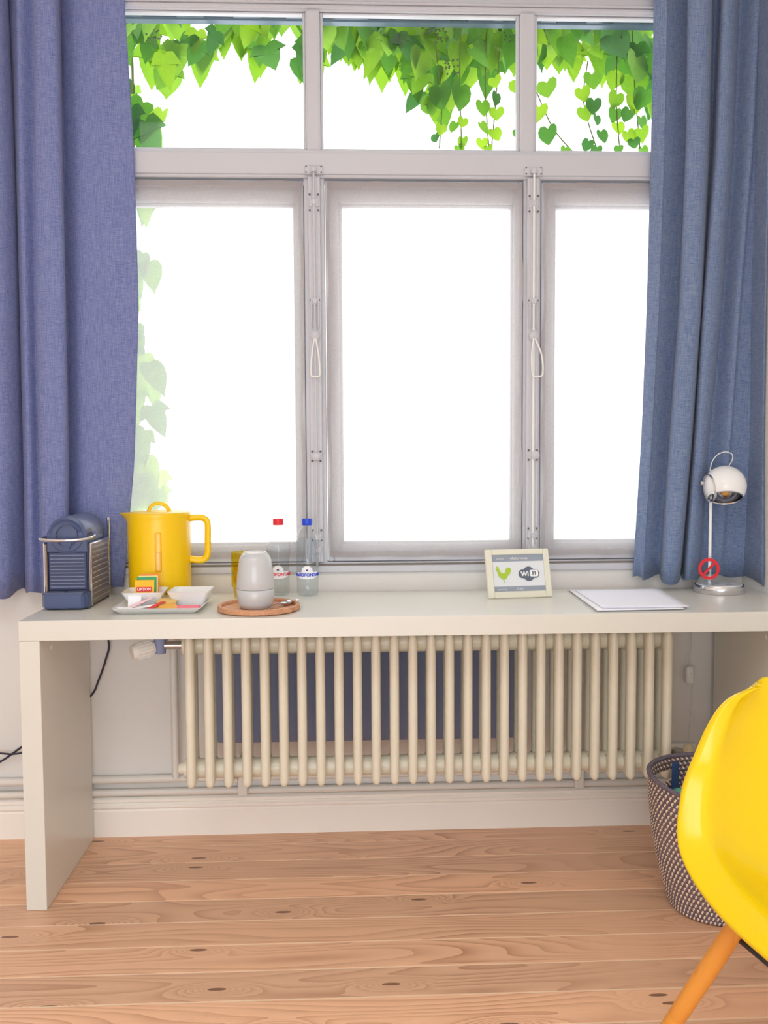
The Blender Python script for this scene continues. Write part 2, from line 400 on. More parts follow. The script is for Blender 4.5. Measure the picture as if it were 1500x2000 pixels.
for a, b in ((PL0, PL1), (PR0, PR1)):
    bm = NB(); box(bm, a-.004, b+.004, YF+.004, YF+.07, BZ, TZ0+.002, .002, 1)
    c = (a+b)/2; box(bm, c-.018, c+.018, YF-.016, YF+.01, BZ+.004, TZ0, .003, 2); box(bm, c-.009, c+.009, YF-.02, YF, BZ+.004, TZ0, .002, 1)
    wpart('post', bm)
bm = NB(); box(bm, WX0, WX1, YF-.013, YF+.07, .795, BZ-.006, .004, 2); box(bm, WX0, WX1, YF-.001, YF+.07, BZ-.008, BZ+.002); wpart('sill', bm)
bm = NB(); box(bm, WX0+.05, WX1-.04, YF-.0135, YF-.002, BZ-.0066, BZ-.0022); wpart('sash_gap', bm, m_seam)
# fixed top panes
for a, b in ((WX0+.05, ML0), (ML1, MR0), (MR1, WX1-.04)):
    bm = NB(); frame_ring(bm, a, b, TZ1-.002, 2.4395, (.008, .008, .010, .005), YF+.010, YF+.034); wpart('glazing_bead', bm)
    bm = NB(); box(bm, a+.004, b-.004, YF+.020, YF+.024, TZ1+.002, 2.437); wpart('glass_pane', bm, m_glass)
# casements
SASH = [(WX0+.052, PL0-.006), (PL1+.006, PR0-.006), (PR1+.006, WX1-.042)]
SB, ST = .828, 1.956
for i, (a, b) in enumerate(SASH):
    bm = NB(); wl = .040 if i else .05; wr = .026
    frame_ring(bm, a, b, SB, ST, (wl, wr, .052, .062), YF+.016, YF+.06, .003)
    frame_ring(bm, a, b, SB, ST, (.018, .014, .02, .02), YF+.004, YF+.02, .003)
    s = wpart('casement', bm)
    bm = NB(); frame_ring(bm, a+wl, b-wr, SB+.052, ST-.062, (.009, .006, .006, .009), YF+.028, YF+.05, .002); wpart('glazing_bead', bm, m_frame, s)
    bm = NB(); box(bm, a+wl+.003, b-wr-.003, YF+.038, YF+.042, SB+.055, ST-.065); wpart('glass_pane', bm, m_glass, s)
# espagnolette bolts on the two posts
def bolt(c, open_):
    YP = YF-.020
    t = bpy.data.objects.new('espagnolette', None); COL.objects.link(t); t.parent = win
    bm = NB(); tube(bm, [(c, YP-.006, BZ-.004), (c, YP-.006, 1.60)], .0035, 8); tube(bm, [(c, YP-.006, 1.60), (c, YP-.006, 1.985)], .0035, 8); obj('bolt_rod', bm, m_frame if open_ == 0 else m_wpl, t, True)
    bm = NB(); box(bm, c-.028, c+.028, YF-.017, YF-.011, 1.968, 1.994, .003, 1); lathe(bm, [(0, 0), (.010, 0), (.010, .012), (0, .014)], 14, (c, YP-.004, 1.972)); obj('keeper_plate', bm, m_frame, t)
    for z in (1.886, 1.60, 1.145, .905, .865):
        bm = NB(); box(bm, c-.014, c+.014, YP-.003, YP+.001, z-.012, z+.012, .002, 1); box(bm, c-.006, c+.006, YP-.012, YP, z-.008, z+.008, .002, 1); obj('guide', bm, m_frame, t)
    bm = NB()
    for z in (1.909, 1.864, 1.604, 1.16, 1.131, .925, .895): 
        for s in (-1, 1): lathe(bm, [(0, 0), (.0032, 0), (.0028, .0016), (0, .002)], 8, mtx=Matrix.Translation((c+s*.0125, YP-.001, z)) @ Matrix.Rotation(PI/2, 4, 'X'))
    for s in (-1, 1):
        for dz in (.003, .02): lathe(bm, [(0, 0), (.0026, 0), (.002, .0016), (0, .002)], 8, mtx=Matrix.Translation((c+s*.022, YF-.017, 1.971+dz)) @ Matrix.Rotation(PI/2, 4, 'X'))
    obj('screw', bm, m_screw, t, kind='stuff')
    bm = NB(); lathe(bm, [(0, 0), (.013, 0), (.013, .010), (.010, .013), (0, .013)], 20, mtx=Matrix.Translation((c+(.006 if open_ else 0), YP-.003, 1.145)) @ Matrix.Rotation(PI/2, 4, 'X')); obj('boss', bm, m_frame, t, True)
    # long loop handle hinged at z 1.49
    dx = .012 if open_ else 0
    bm = NB(); lathe(bm, [(0, 0), (.014, 0), (.014, .008), (.010, .012), (0, .012)], 16, mtx=Matrix.Translation((c, YP-.006, 1.50)) @ Matrix.Rotation(PI/2, 4, 'X'))
    box(bm, c-.012, c-.008, YP-.006, YP, 1.52, 1.60, .001, 1); box(bm, c+.008, c+.012, YP-.006, YP, 1.52, 1.60, .001, 1)
    obj('pivot', bm, m_frame, t, True)
    yy = YP-.018
    pts = smoothp([(c-.002, yy, 1.49), (c-.010+dx*.2, yy, 1.44), (c-.012+dx*.6, yy, 1.385), (c+dx*.6, yy, 1.379), (c+.013+dx, yy, 1.385), (c+.010+dx, yy, 1.44), (c+.002, yy, 1.49)], 6)
    bm = NB(); tube(bm, pts, .0026, 8, True); obj('handle', bm, m_wpl, t, True)
bolt((PL0+PL1)/2, 0); bolt((PR0+PR1)/2, 1)

# voile panels stretched over the casements
def voile(a, b, label, seed):
    rnd = random.Random(seed); x0, x1, z0, z1 = a+.004, b-.004, SB+.014, ST-.004
    nx, nz = 44, 60; Yv = YF-.004
    def P(i, k):
        x = x0+(x1-x0)*i/nx; z = z0+(z1-z0)*k/nz
        e = min(1, min(k, nz-k)/10)
        yv = Yv - .0035*e*(1+math.sin(i*.9+seed*2+math.sin(k*.13)))
        if i in (0, nx): x += .0028*math.sin(k*.42+seed)+.002*math.sin(k*.17)
        if k in (0, nz): z += .0016*math.sin(i*.5+seed)
        return (x, yv, z)
    bm = NB(); g = [[bm.verts.new(P(i, k)) for k in range(nz+1)] for i in range(nx+1)]
    for i in range(nx):
        for k in range(nz): bm.faces.new((g[i][k], g[i+1][k], g[i+1][k+1], g[i][k+1]))
    o = obj('voile_panel', bm, m_sheer, None, True); tag(o, label, 'sheer curtain', 'white voile panels on the casements')
    bm = NB()
    def strip(fn, n):
        A = [[bm.verts.new(fn(k, s)) for s in (0, 1)] for k in range(n+1)]
        for p, q in zip(A, A[1:]): bm.faces.new((p[0], p[1], q[1], q[0]))
    h = .017
    def off(p): return (p[0], p[1]-.0012, p[2])
    strip(lambda k, s: off((P(0, k)[0]+s*.010, P(0, k)[1], P(0, k)[2])), nz); strip(lambda k, s: off((P(nx, k)[0]-s*.010, P(nx, k)[1], P(nx, k)[2])), nz)
    strip(lambda i, s: off((P(i, nz)[0], P(i, nz)[1], P(i, nz)[2]-s*h)), nx); strip(lambda i, s: off((P(i, 0)[0], P(i, 0)[1], P(i, 0)[2]+s*h)), nx)
    obj('hem', bm, m_hem, o, True)
voile(*SASH[0], 'white voile panel on the left casement beside the left blue curtain', 1)
voile(*SASH[1], 'white voile panel on the middle casement between the two bolt posts', 2)
voile(*SASH[2], 'white voile panel on the right casement beside the right curtain', 3)

# ================================================================ outside
t = thing('awning_rail', 'blue-grey metal awning rail outside above the vine leaves', 'rail')
Yo = 2.92
bm = NB(); z0, z1 = uy(700, 43, Yo).z, uy(700, 32, Yo).z
box(bm, -1.3, 1.5, Yo, Yo+.03, z0, z0+.007, .001, 1); box(bm, -1.3, 1.5, Yo, Yo+.03, z1+.002, z1+.03, .001, 1); obj('rail_bar', bm, m_awn, t)
rn = random.Random(3); x = -1.3
while x < 1.4:
    wd = rn.uniform(.03, .10); bm = NB(); box(bm, x, x+wd, Yo+.004, Yo+.026, z0+.007, z1+.002); obj('web_plate', bm, m_awn, t); x += wd+rn.uniform(.05, .13)

def leaf_mesh(kind):
    if kind == 0:   # three pointed lobes, hanging tip down
        half = [(0, .0), (.12, .10), (.30, .10), (.40, -.06), (.54, -.34), (.34, -.30), (.30, -.54), (.20, -.80), (.07, -1.02)]
    elif kind == 1:  # broad ovate
        half = [(0, 0), (.14, .07), (.30, .02), (.39, -.18), (.36, -.46), (.22, -.76), (.06, -1.0)]
    else:            # small heart with toothed rim
        half = [(0, -.02), (.16, .14), (.38, .12), (.50, -.10), (.48, -.38), (.34, -.60), (.14, -.80)]
    tip = (0, -1.16) if kind < 2 else (0, -.92)
    pts = half+[tip]+[(-a, b) for a, b in half[1:]][::-1]
    bm = NB(); n = len(pts)
    V = [bm.verts.new((a, -.16*abs(a)-.10*b*b, b)) for a, b in pts]
    c = bm.verts.new((0, .03, -.30))
    for k in range(n): bm.faces.new((V[k], V[(k+1) % n], c))
    me = bpy.data.meshes.new('leaf'); 
    for f in bm.faces: f.smooth = True
    bm.to_mesh(me); bm.free(); me.materials.append(m_leaf); return me
LM = [leaf_mesh(k) for k in range(3)]
vine = thing('climbing_vine', 'green climbing vine hanging outside across the top panes and left side', 'vine', (0, 3.1, 2.6))
vine.location = (0, 0, 0)
def put_leaf(px, py, Y, s, kind, rn, tilt=.5):
    p = uy(px, py, Y); o = bpy.data.objects.new('leaf', LM[kind]); COL.objects.link(o); o.parent = vine
    o.location = (p.x, p.y, p.z+s*.4); o.rotation_euler = (rn.uniform(-tilt, tilt*.6), rn.uniform(-.45, .45), rn.uniform(-.8, .8)); o.scale = (s, s, s); return o
rn = random.Random(11)
prof = [(225, 300), (300, 285), (325, 235), (335, 130), (360, 100), (440, 122), (520, 128), (560, 120), (592, 150), (630, 112), (660, 95), (700, 112), (760, 120), (800, 150), (830, 225), (870, 215), (900, 170), (950, 145), (1010, 120), (1040, 100), (1100, 130), (1160, 118), (1200, 120), (1230, 150), (1260, 215), (1290, 240)]
def lower(x):
    for (a, b), (c, d) in zip(prof, prof[1:]):
        if a <= x <= c: return b+(d-b)*(x-a)/(c-a)
    return 100
n = 0; tries = 0
gaps = [(465, 100, 14), (560, 80, 24), (390, 42, 12), (340, 60, 10), (300, 185, 16), (275, 130, 12)]
pts = []
while n < 190 and tries < 9000:
    tries += 1; x = rn.uniform(225, 1290); L = lower(x)+10; y = 5+(L-5)*rn.random()**.8
    s = rn.uniform(.075, .125); 
    if y+10 > L: continue
    if any((x-a)**2+(y-b)**2 < (r+24)**2 for a, b, r in gaps): continue
    if any((x-a)**2+(y-b)**2 < 12**2 for a, b in pts): continue
    pts.append((x, y)); put_leaf(x, y, rn.uniform(3.02, 3.32), s, rn.choice((0, 0, 1)), rn); n += 1
n = 0
while n < 88:
    y = rn.uniform(300, 1000) if n % 3 else rn.uniform(640, 1000); xm = 290 if y < 520 else (272 if y < 700 else 290)
    x = rn.uniform(205, xm)
    if rn.random() < .12: x = rn.uniform(xm, xm+26)
    put_leaf(x, y, rn.uniform(3.05, 3.3), rn.uniform(.075, .115), rn.choice((0, 1)), rn); n += 1
small = [(740, 360, 1), (748, 430, 1), (685, 470, 1.15), (750, 500, 1.1), (680, 560, 1), (737, 590, 1), (685, 630, .9), (712, 655, .7), (570, 555, .9), (603, 535, .8), (603, 622, .9), (465, 460, 2.1), (500, 420, 1.8), (590, 420, 1.9), (972, 392, 1.5), (938, 500, 1.5), (977, 592, 1.4), (1172, 350, 1.3), (1127, 410, 1.1), (1182, 460, 1.1), (1135, 495, 1.1), (1192, 523, .9), (1213, 597, 1), (1160, 635, .9), (1197, 662, .9), (1282, 350, 1.3), (1286, 435, 1.2), (1280, 500, 1.1), (1286, 562, 1), (1330, 600, 1.1), (1293, 655, .7), (1340, 500, 1), (1390, 535, 1), (1393, 590, 1.2), (1358, 630, .9), (1395, 665, .9), (1370, 300, 2.2), (1355, 380, 2), (1360, 450, 1.5), (1410, 430, 1.5), (1415, 290, 1.6), (1055, 662, .8), (480, 605, .9), (505, 565, .8), (580, 655, .8), (840, 380, 1.4), (842, 590, .9)]
for a, b, s in small:
    o = put_leaf(a/2.273+640, b/2.273+2, rn.uniform(2.98, 3.05), .046*s, 2, rn, .3); o.location.z -= .006
# second, deeper layer that cannot be told apart leaf by leaf
bm = NB()
tmp = [LM[0], LM[1]]
for i in range(230):
    x = rn.uniform(225, 1290); L = lower(x)-22; y = rn.uniform(0, max(L, 20))
    if any((x-a)**2+(y-b)**2 < (r+26)**2 for a, b, r in gaps): continue
    p = uy(x, y, rn.uniform(3.36, 3.5)); s = rn.uniform(.09, .14)
    mtx = Matrix.Translation(p) @ Matrix.Rotation(rn.uniform(-.6, .6), 4, 'Z') @ Matrix.Rotation(rn.uniform(-.5, .4), 4, 'X') @ Matrix.Scale(s, 4)
    k = len(bm.verts); bm.from_mesh(tmp[i % 2]); bm.verts.ensure_lookup_table(); bmesh.ops.transform(bm, matrix=mtx, verts=bm.verts[k:])
obj('back_foliage', bm, m_leaf, vine, True, 'stuff')
def stem(pts, r=.002, Y=3.04):
    P = [uy(a, b, Y) for a, b in pts]; bm = NB(); tube(bm, smoothp(P, 5), r, 6); obj('stem', bm, m_stem, vine, True)
stem([(230, 20), (500, 45), (800, 30), (1050, 50), (1300, 30)], .006, 3.3)
stem([(255, 20), (262, 300), (258, 620), (270, 980)], .005, 3.25)
for pts in ([(900, 40), (898, 160), (902, 290)], [(950, 60), (948, 180), (955, 290)], [(975, 100), (968, 200), (960, 290)], [(1148, 120), (1140, 200), (1165, 290)], [(1205, 100), (1204, 200), (1210, 290)], [(1235, 60), (1240, 170), (1250, 290)], [(1048, 180), (1080, 250), (1120, 298)], [(850, 80), (862, 200), (858, 290)]): stem(pts)
for (a, b) in ((860, 70), (880, 130), (1000, 70), (300, 75), (840, 50)):
    bm = NB()
    for k in range(16):
        p = uy(a+rn.uniform(-16, 16), b+rn.uniform(-16, 16), 3.0+rn.uniform(0, .03)); bmesh.ops.create_icosphere(bm, subdivisions=1, radius=.004, matrix=Matrix.Translation(p))
    obj('berry_cluster', bm, m_berry, vine, True, 'stuff')

# ================================================================ blue curtains
def curtain(rows, zrow, m, label, ybase, hem_px=None):
    """rows: list of (py, [(px, depth offset), ...]) fold lines, same count in each row"""
    zs = []; lines = []
    for py, pts in rows:
        line = []
        for px, d in pts:
            q = uy(px, py, ybase-d); line.append(Vector((q.x, ybase-d, 0)))
        zs.append(uy(rows[0][1][0][0], py, ybase).z if py is not None else 0); lines.append(smoothp(line, 7))
    nrow = 30; ztop = 2.80
    bm = NB(); grid = []
    n = len(lines[0])
    for r in range(nrow+1):
        fz = r/nrow; z = ztop+(zrow-ztop)*fz
        # locate between key rows (linear in z, clamped above the first)
        k = 0
        while k < len(zs)-2 and z < zs[k+1]: k += 1
        t = (zs[k]-z)/(zs[k]-zs[k+1]); t = max(-.15, min(1, t))
        ring = []
        for i in range(n):
            a = lines[k][i]; b = lines[k+1][i]; p = a.lerp(b, t)
            zz = z
            if r == nrow: zz = z+.006*math.sin(i*.35)+(ybase-.03-p.y)*-.12
            ring.append(bm.verts.new((min(p.x, XR-.006), min(p.y, YB-.008), zz)))
        grid.append(ring)
    for a, b in zip(grid, grid[1:]):
        for i in range(n-1): bm.faces.new((a[i], a[i+1], b[i+1], b[i]))
    o = obj('curtain', bm, m, None, True)
    s = o.modifiers.new('thickness', 'SOLIDIFY'); s.thickness = .003; s.offset = -1
    tag(o, label, 'curtain', 'blue curtains either side of the window')
    return o
YC = 2.738
L_rows = []
for py, xs in ((0, (-60, -28, -2, 12, 16, 32, 38, 66, 72, 106, 116, 126, 150, 200, 243)),
               (300, (-58, -28, 0, 22, 30, 36, 42, 68, 74, 114, 122, 136, 158, 205, 262)),
               (600, (-56, -26, 4, 28, 38, 43, 50, 70, 77, 122, 128, 142, 160, 215, 271)),
               (900, (-54, -24, 8, 32, 46, 50, 58, 76, 84, 126, 134, 146, 165, 215, 263)),
               (1160, (-52, -20, 12, 32, 50, 54, 62, 84, 90, 128, 134, 146, 165, 210, 240))):
    ds = (.02, .10, .094, .050, .006, .050, .066, .040, .094, .088, .003, .006, .034, .032, .012)
    L_rows.append((py, list(zip(xs, ds))))
curtain(L_rows, .757, m_curtL, 'smooth blue curtain hanging left of the window behind the coffee machine', YC)
R_rows = []
for py, xs in ((0, (1278, 1300, 1306, 1342, 1348, 1384, 1392, 1408, 1414, 1434, 1444, 1478, 1490, 1520, 1550)),
               (300, (1272, 1294, 1300, 1338, 1344, 1376, 1386, 1394, 1402, 1424, 1432, 1464, 1474, 1506, 1545)),
               (600, (1264, 1284, 1288, 1324, 1332, 1364, 1370, 1374, 1378, 1402, 1410, 1440, 1450, 1490, 1540)),
               (850, (1254, 1270, 1276, 1306, 1314, 1346, 1352, 1356, 1362, 1378, 1386, 1422, 1432, 1480, 1540)),
               (1133, (1236, 1252, 1258, 1286, 1296, 1322, 1328, 1334, 1340, 1358, 1366, 1400, 1420, 1470, 1545))):
    ds = (.020, .044, .036, .005, .082, .086, .006, .018, .080, .070, .004, .056, .046, .05, .13)
    if py == 1133: ds = (.020, .036, .030, .006, .082, .082, .006, .014, .078, .060, .004, .016, .010, .03, .15)
    R_rows.append((py, list(zip(xs, ds))))
curtain(R_rows, .774, m_curtR, 'folded slate blue curtain hanging right of the window behind the desk lamp', YC)
t = thing('curtain_rod', 'white curtain rod carrying the blue curtains above the window', 'curtain rod')
bm = NB(); tube(bm, [(-1.5, 2.70, 2.815), (1.21, 2.70, 2.815)], .011, 12); obj('pole', bm, m_wpl, t, True)
for x in (-1.4, 0, 1.15):
    bm = NB(); box(bm, x-.01, x+.01, 2.70, YB, 2.80, 2.825, .002, 1); obj('bracket', bm, m_wpl, t)

# ================================================================ desk
DX0, DX1, DY0, DY1, DT = -.815, 1.2155, 2.288, 2.719, .051
t = thing('desk', 'long white console desk standing under the window over the radiator', 'desk', (0, 0, 0))
bm = NB(); box(bm, DX0, DX1, DY0, DY1, DESK-DT+.0006, DESK, .0012, 2); obj('worktop', bm, m_desk, t)
for a, b in ((DX0, DX0+.051), (1.120, 1.171)):
    bm = NB(); box(bm, a, b, DY0, DY1, 0.001, DESK-DT, .0012, 2); p = obj('side_panel', bm, m_desk, t)
    s = 1 if a < 0 else -1; xx = b if a < 0 else a
    for yy, zz in ((DY0+.09, .655), (DY0+.25, .672)):
        bm = NB(); lathe(bm, [(0, 0), (.006, 0), (.0055, .0012), (0, .0014)], 14, mtx=Matrix.Translation((xx, yy, zz)) @ Matrix.Rotation(s*PI/2, 4, 'Y')); obj('cam_cap', bm, m_wpl, p, True)

# ================================================================ radiator, pipes, panel
t = thing('radiator', 'cream cast-iron column radiator on the wall under the desk', 'radiator')
N = 27; X0, DXR = -.4255, .0504
ZB, ZT = .246, .664
bm = NB()
def column(bm, cy, hw, hd, z0, z1):
    prof = [(.40, z0), (.78, z0+.004), (.96, z0+.011), (1, z0+.020), (1, (z0+z1)/2), (1, z1-.022), (.75, z1-.007), (.35, z1)]
    seg = 10; rings = []
    for s, z in prof:
        ring = []
        for k in range(seg):
            a = 2*PI*(k+.5)/seg; ca, sa = math.cos(a), math.sin(a)
            ring.append(bm.verts.new((hw*s*math.copysign(abs(ca)**.8, ca), cy+hd*(s if s == 1 else .5+.5*s)*math.copysign(abs(sa)**.9, sa), z)))
        rings.append(ring)
    for a, b in zip(rings, rings[1:]):
        for k in range(seg): bm.faces.new((a[k], a[(k+1) % seg], b[(k+1) % seg], b[k]))
    bm.faces.new(rings[0][::-1]); bm.faces.new(rings[-1])
column(bm, 2.468, .0132, .020, ZB, ZT); column(bm, 2.535, .0105, .018, ZB+.01, ZT)
for zc in (.282, .628):
    prism(bm, [(2.47, zc-.026), (2.545, zc-.026), (2.555, zc-.012), (2.555, zc+.012), (2.545, zc+.022), (2.47, zc+.022)], -.0115, .0115, 'X')
    tube(bm, [(-.0252, 2.515, zc), (.0252, 2.515, zc)], .027, 14)
bmesh.ops.recalc_face_normals(bm, faces=bm.faces)
sec = obj('section', bm, m_rad, t, True)
for i in range(N):
    o = sec if i == 0 else sec.copy()
    if i: COL.objects.link(o); o.parent = t
    o.location = (X0+i*DXR, 0, 0)
bm = NB(); lathe(bm, [(0, 0), (.016, 0), (.016, .014), (.010, .02), (0, .02)], 12, mtx=Matrix.Translation((X0-.0253, 2.515, .282)) @ Matrix.Rotation(-PI/2, 4, 'Y')); obj('end_plug', bm, m_rad, t, True)
xe = X0+(N-1)*DXR
bm = NB(); tube(bm, [(xe+.02, 2.515, .282), (xe+.055, 2.515, .282)], .011, 10); lathe(bm, [(0, 0), (.017, 0), (.019, .02), (.015, .036), (0, .038)], 12, (xe+.05, 2.515, .275)); obj('lockshield_valve', bm, m_steel, t, True)
for px in (470, 1140):
    q = uy(px, 1530, 2.66); bm = NB(); box(bm, q.x-.008, q.x+.008, 2.52, YB-.004, .236, .250, .002, 1); box(bm, q.x-.014, q.x+.014, 2.705, 2.7215, .130, .215, .003, 2); tube(bm, [(q.x, 2.706, .19), (q.x, 2.700, .19)], .008, 12)
    obj('wall_bracket', bm, m_pipe, t)
v = thing('radiator_valve', 'white ribbed thermostatic valve head at the left end of the radiator', 'valve')
vy = 2.515; vz = .612
bm = NB(); tube(bm, [(X0-.026, vy, vz+.016), (X0-.075, vy, vz+.016)], .011, 10); obj('body', bm, m_steel, v, True)
bm = NB(); tube(bm, [(-.514, vy, vz-.006), (-.514, vy, vz+.045)], .016, 10); obj('union_nut', bm, m_slate, v, True)
bm = NB()
ax = Matrix.Translation((-.53, vy, vz+.012)) @ Matrix.Rotation(math.radians(-100), 4, 'Y') @ Matrix.Rotation(.5, 4, 'X')
lathe(bm, [(0, 0), (.018, 0), (.022, .01), (.0225, .05), (.019, .062), (0, .064)], 24, mtx=ax)
for k in range(16):
    a = 2*PI*k/16; box(bm, .021, .0245, -.0016, .0016, .008, .05, mtx=ax @ Matrix.Rotation(a, 4, 'Z'))
obj('head', bm, m_wpl, v, True)
bm = NB(); tube(bm, smoothp([(-.514, vy+.02, vz+.02), (-.514, 2.66, vz+.02), (-.514, 2.70, vz+.005), (-.514, 2.708, vz-.04), (-.514, 2.708, .35), (-.514, 2.710, .188)], 6), .0105, 12); o = obj('pipe', bm, m_pipe, None, True); tag(o, 'white vertical pipe rising beside the left end of the radiator', 'pipe')
bm = NB(); tube(bm, [(XL+.002, 2.735, .172), (XR-.002, 2.735, .182)], .0118, 12); o = obj('pipe', bm, m_pipe, None, True); tag(o, 'upper white heating pipe running along the wall behind the radiator', 'pipe')
bm = NB(); tube(bm, [(XL+.002, 2.735, .136), (XR-.002, 2.735, .137)], .0110, 12); o = obj('pipe', bm, m_pipe, None, True); tag(o, 'lower white heating pipe lying just above the baseboard', 'pipe')
# dark panel behind
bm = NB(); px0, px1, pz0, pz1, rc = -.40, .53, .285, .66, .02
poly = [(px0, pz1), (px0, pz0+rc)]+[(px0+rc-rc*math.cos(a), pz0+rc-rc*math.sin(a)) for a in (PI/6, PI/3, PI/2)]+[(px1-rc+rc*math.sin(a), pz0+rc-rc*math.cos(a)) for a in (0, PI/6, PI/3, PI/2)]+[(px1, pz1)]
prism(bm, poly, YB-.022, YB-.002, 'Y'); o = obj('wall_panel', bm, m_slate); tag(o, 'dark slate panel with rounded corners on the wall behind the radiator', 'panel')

# ================================================================ coffee machine
t = thing('coffee_machine', 'dark blue capsule coffee machine with chrome handle at left end of desk', 'coffee machine', (-.750, 2.44, DESK+.0005))
W2 = .060
def cb(name, bm, m, sm=False, parent=t): return obj(name, bm, m, parent, sm)
bm = NB(); box(bm, -W2+.004, W2-.004, .055, .238, .004, .175, .006, 2); cb('body', bm, m_dkpl2, True)
for a, b in ((-W2-.002, -W2+.005), (W2-.005, W2+.002)):
    bm = NB(); box(bm, a, b, .050, .240, .006, .172, .002, 1); sp = cb('side_panel', bm, m_side)
    s = 1 if a > 0 else -1; xo = (b if s > 0 else a)
    for k in range(11):
        z = .016+k*.0142; bm = NB(); box(bm, xo-(.0005 if s > 0 else .002), xo+(.002 if s > 0 else .0005), .060, .230, z, z+.006, .0015, 1); cb('rib', bm, m_steel, False, sp)
    bm = NB(); x0 = xo-.002; box(bm, x0, x0+.004, .046, .054, .004, .176, .0015, 1); box(bm, x0, x0+.004, .236, .244, .004, .225, .0015, 1); box(bm, x0, x0+.004, .05, .24, .170, .176, .0015, 1); cb('chrome_edge', bm, m_chrome, False, sp)
# barrel head, axis along y
bm = NB(); mt = Matrix.Translation((0, .052, .197)) @ Matrix.Rotation(-PI/2, 4, 'X')
lathe(bm, [(0, .0), (.046, 0), (.050, .004), (.0505, .17), (.046, .178), (0, .18)], 40, mtx=mt); box(bm, -.0495, .0495, .056, .23, .168, .197); cb('barrel_head', bm, m_rib, True)
bm = NB(); mt = Matrix.Translation((0, .054, .195)) @ Matrix.Rotation(PI/2, 4, 'X')
lathe(bm, [(.050, 0), (.051, .006), (.044, .009), (.040, .006), (.030, .006), (.028, .010), (0, .011)], 40, mtx=mt); cb('front_cap', bm, m_dkpl, True)
bm = NB(); lathe(bm, [(.0275, .0), (.0295, .003), (.0275, .006)], 32, mtx=mt @ Matrix.Translation((0, 0, .009))); cb('cap_ring', bm, m_rib, True)
bm = NB(); prism(bm, [(-.020, .190), (.020, .190), (.006, .158), (-.006, .158)], .040, .052, 'Y'); cb('spout', bm, m_dkpl)
bm = NB(); box(bm, -.054, .054, .046, .06, .150, .205, .003, 2); cb('front_collar', bm, m_dkpl)
bm = NB(); box(bm, -.050, .050, .047, .058, .048, .150, .002, 1); fp = cb('front_panel', bm, m_dkpl2)
for k in range(10):
    z = .054+k*.0095; bm = NB(); box(bm, -.046, .046, .044, .049, z, z+.0045, .0012, 1); cb('rib', bm, m_rib, False, fp)
bm = NB(); prism(bm, [(-.062, -.0), (-.062, .03), (.062, .03), (.062, 0), (.05, -.02), (-.05, -.02)], .004, .044, 'Z')
bmesh.ops.translate(bm, vec=(0, .022, 0), verts=bm.verts); bmesh.ops.bevel(bm, geom=bm.edges[:], offset=.003, segments=2, affect='EDGES'); dt = cb('drip_tray', bm, m_dkpl)
bm = NB(); box(bm, -.050, .050, .008, .05, .0435, .046, .001, 1); cb('grid', bm, m_rib, False, dt)
bm = NB(); box(bm, -.002, .002, .012, .045, .046, .0475); cb('slot', bm, m_dkpl2, False, dt)
bm = NB(); box(bm, -.056, .056, .03, .236, .0, .006, .002, 1); cb('foot_plate', bm, m_dkpl2)
pts = smoothp([(-.054, .10, .193), (-.064, .06, .190), (-.066, .03, .188), (-.04, .016, .186), (0, .010, .185), (.04, .016, .186), (.066, .035, .190), (.066, .075, .196), (.053, .10, .20)], 6)
bm = NB(); tube(bm, pts, .0042, 10, sy=1.2); cb('lever', bm, m_chrome, True)
bm = NB(); tube(bm, [(W2+.001, .240, .0), (W2+.001, .240, .232)], .004, 8); cb('rear_post', bm, m_chrome, True)

# ================================================================ kettle
KX, KY = uz(323, 1160).x, 2.648
KX = -.536
t = thing('kettle', 'tall yellow electric kettle with loop handle beside the coffee machine', 'kettle', (KX, KY, DESK+.0005))
bm = NB(); lathe(bm, [(0, 0), (.086, 0), (.089, .003), (.089, .018), (.086, .021), (0, .021)], 48); obj('power_base', bm, m_yel, t, True)
bm = NB(); R = .0885; prof = [(0, .023), (.082, .023), (.0865, .026), (.0875, .05), (R, .15), (R, .216), (R, .226), (R+.0005, .235), (R+.0015, .243), (R+.001, .246), (R-.004, .246), (R-.005, .236), (0, .236)]
vs = lathe(bm, prof, 48)
for v in bm.verts:                                    # pull a spout out of the rim on the left
    if v.co.z > .218 and v.co.x < 0:
        a = math.atan2(v.co.y, -v.co.x); k = max(0, 1-abs(a)/.42)**1.5*max(0, (v.co.z-.216)/.030)
        v.co.x -= .021*k*(1 if math.hypot(v.co.x, v.co.y) > .05 else 0)
obj('body', bm, m_yel, t, True)
bm = NB(); lathe(bm, [(0, .2495), (.070, .2500), (.083, .2475), (.084, .240)], 48); ld = obj('lid', bm, m_yel, t, True)
bm = NB(); tube(bm, smoothp([(-.030, 0, .246), (-.024, 0, .262), (-.010, 0, .2715), (.006, 0, .272), (.022, 0, .264), (.032, 0, .246)], 6), .0042, 10, sy=1.5); obj('lid_handle', bm, m_yel, ld, True)
bm = NB(); tube(bm, smoothp([(.080, 0, .228), (.110, 0, .231), (.128, 0, .228), (.138, 0, .214), (.138, 0, .17), (.137, 0, .13), (.130, 0, .113), (.114, 0, .108), (.080, 0, .112)], 8), .0085, 12, sy=1.25); obj('handle', bm, m_yel, t, True)
bm = NB(); a0 = -PI/2+.05
for k in range(8): pass
mtw = Matrix.Rotation(.06, 4, 'Z') @ Matrix.Translation((.008, -R-.0005, 0)); box(bm, -.009, .009, -.0022, .004, .085, .195, .004, 3, mtx=mtw); obj('water_gauge', bm, mat('gauge_plastic', (252, 190, 40), .15), t, True)
bm = NB(); box(bm, -.0055, .0055, -.0030, -.0016, .09, .14, .002, 2, mtx=mtw); obj('gauge_scale', bm, mat('gauge_frost', (244, 206, 120), .4), t, True)

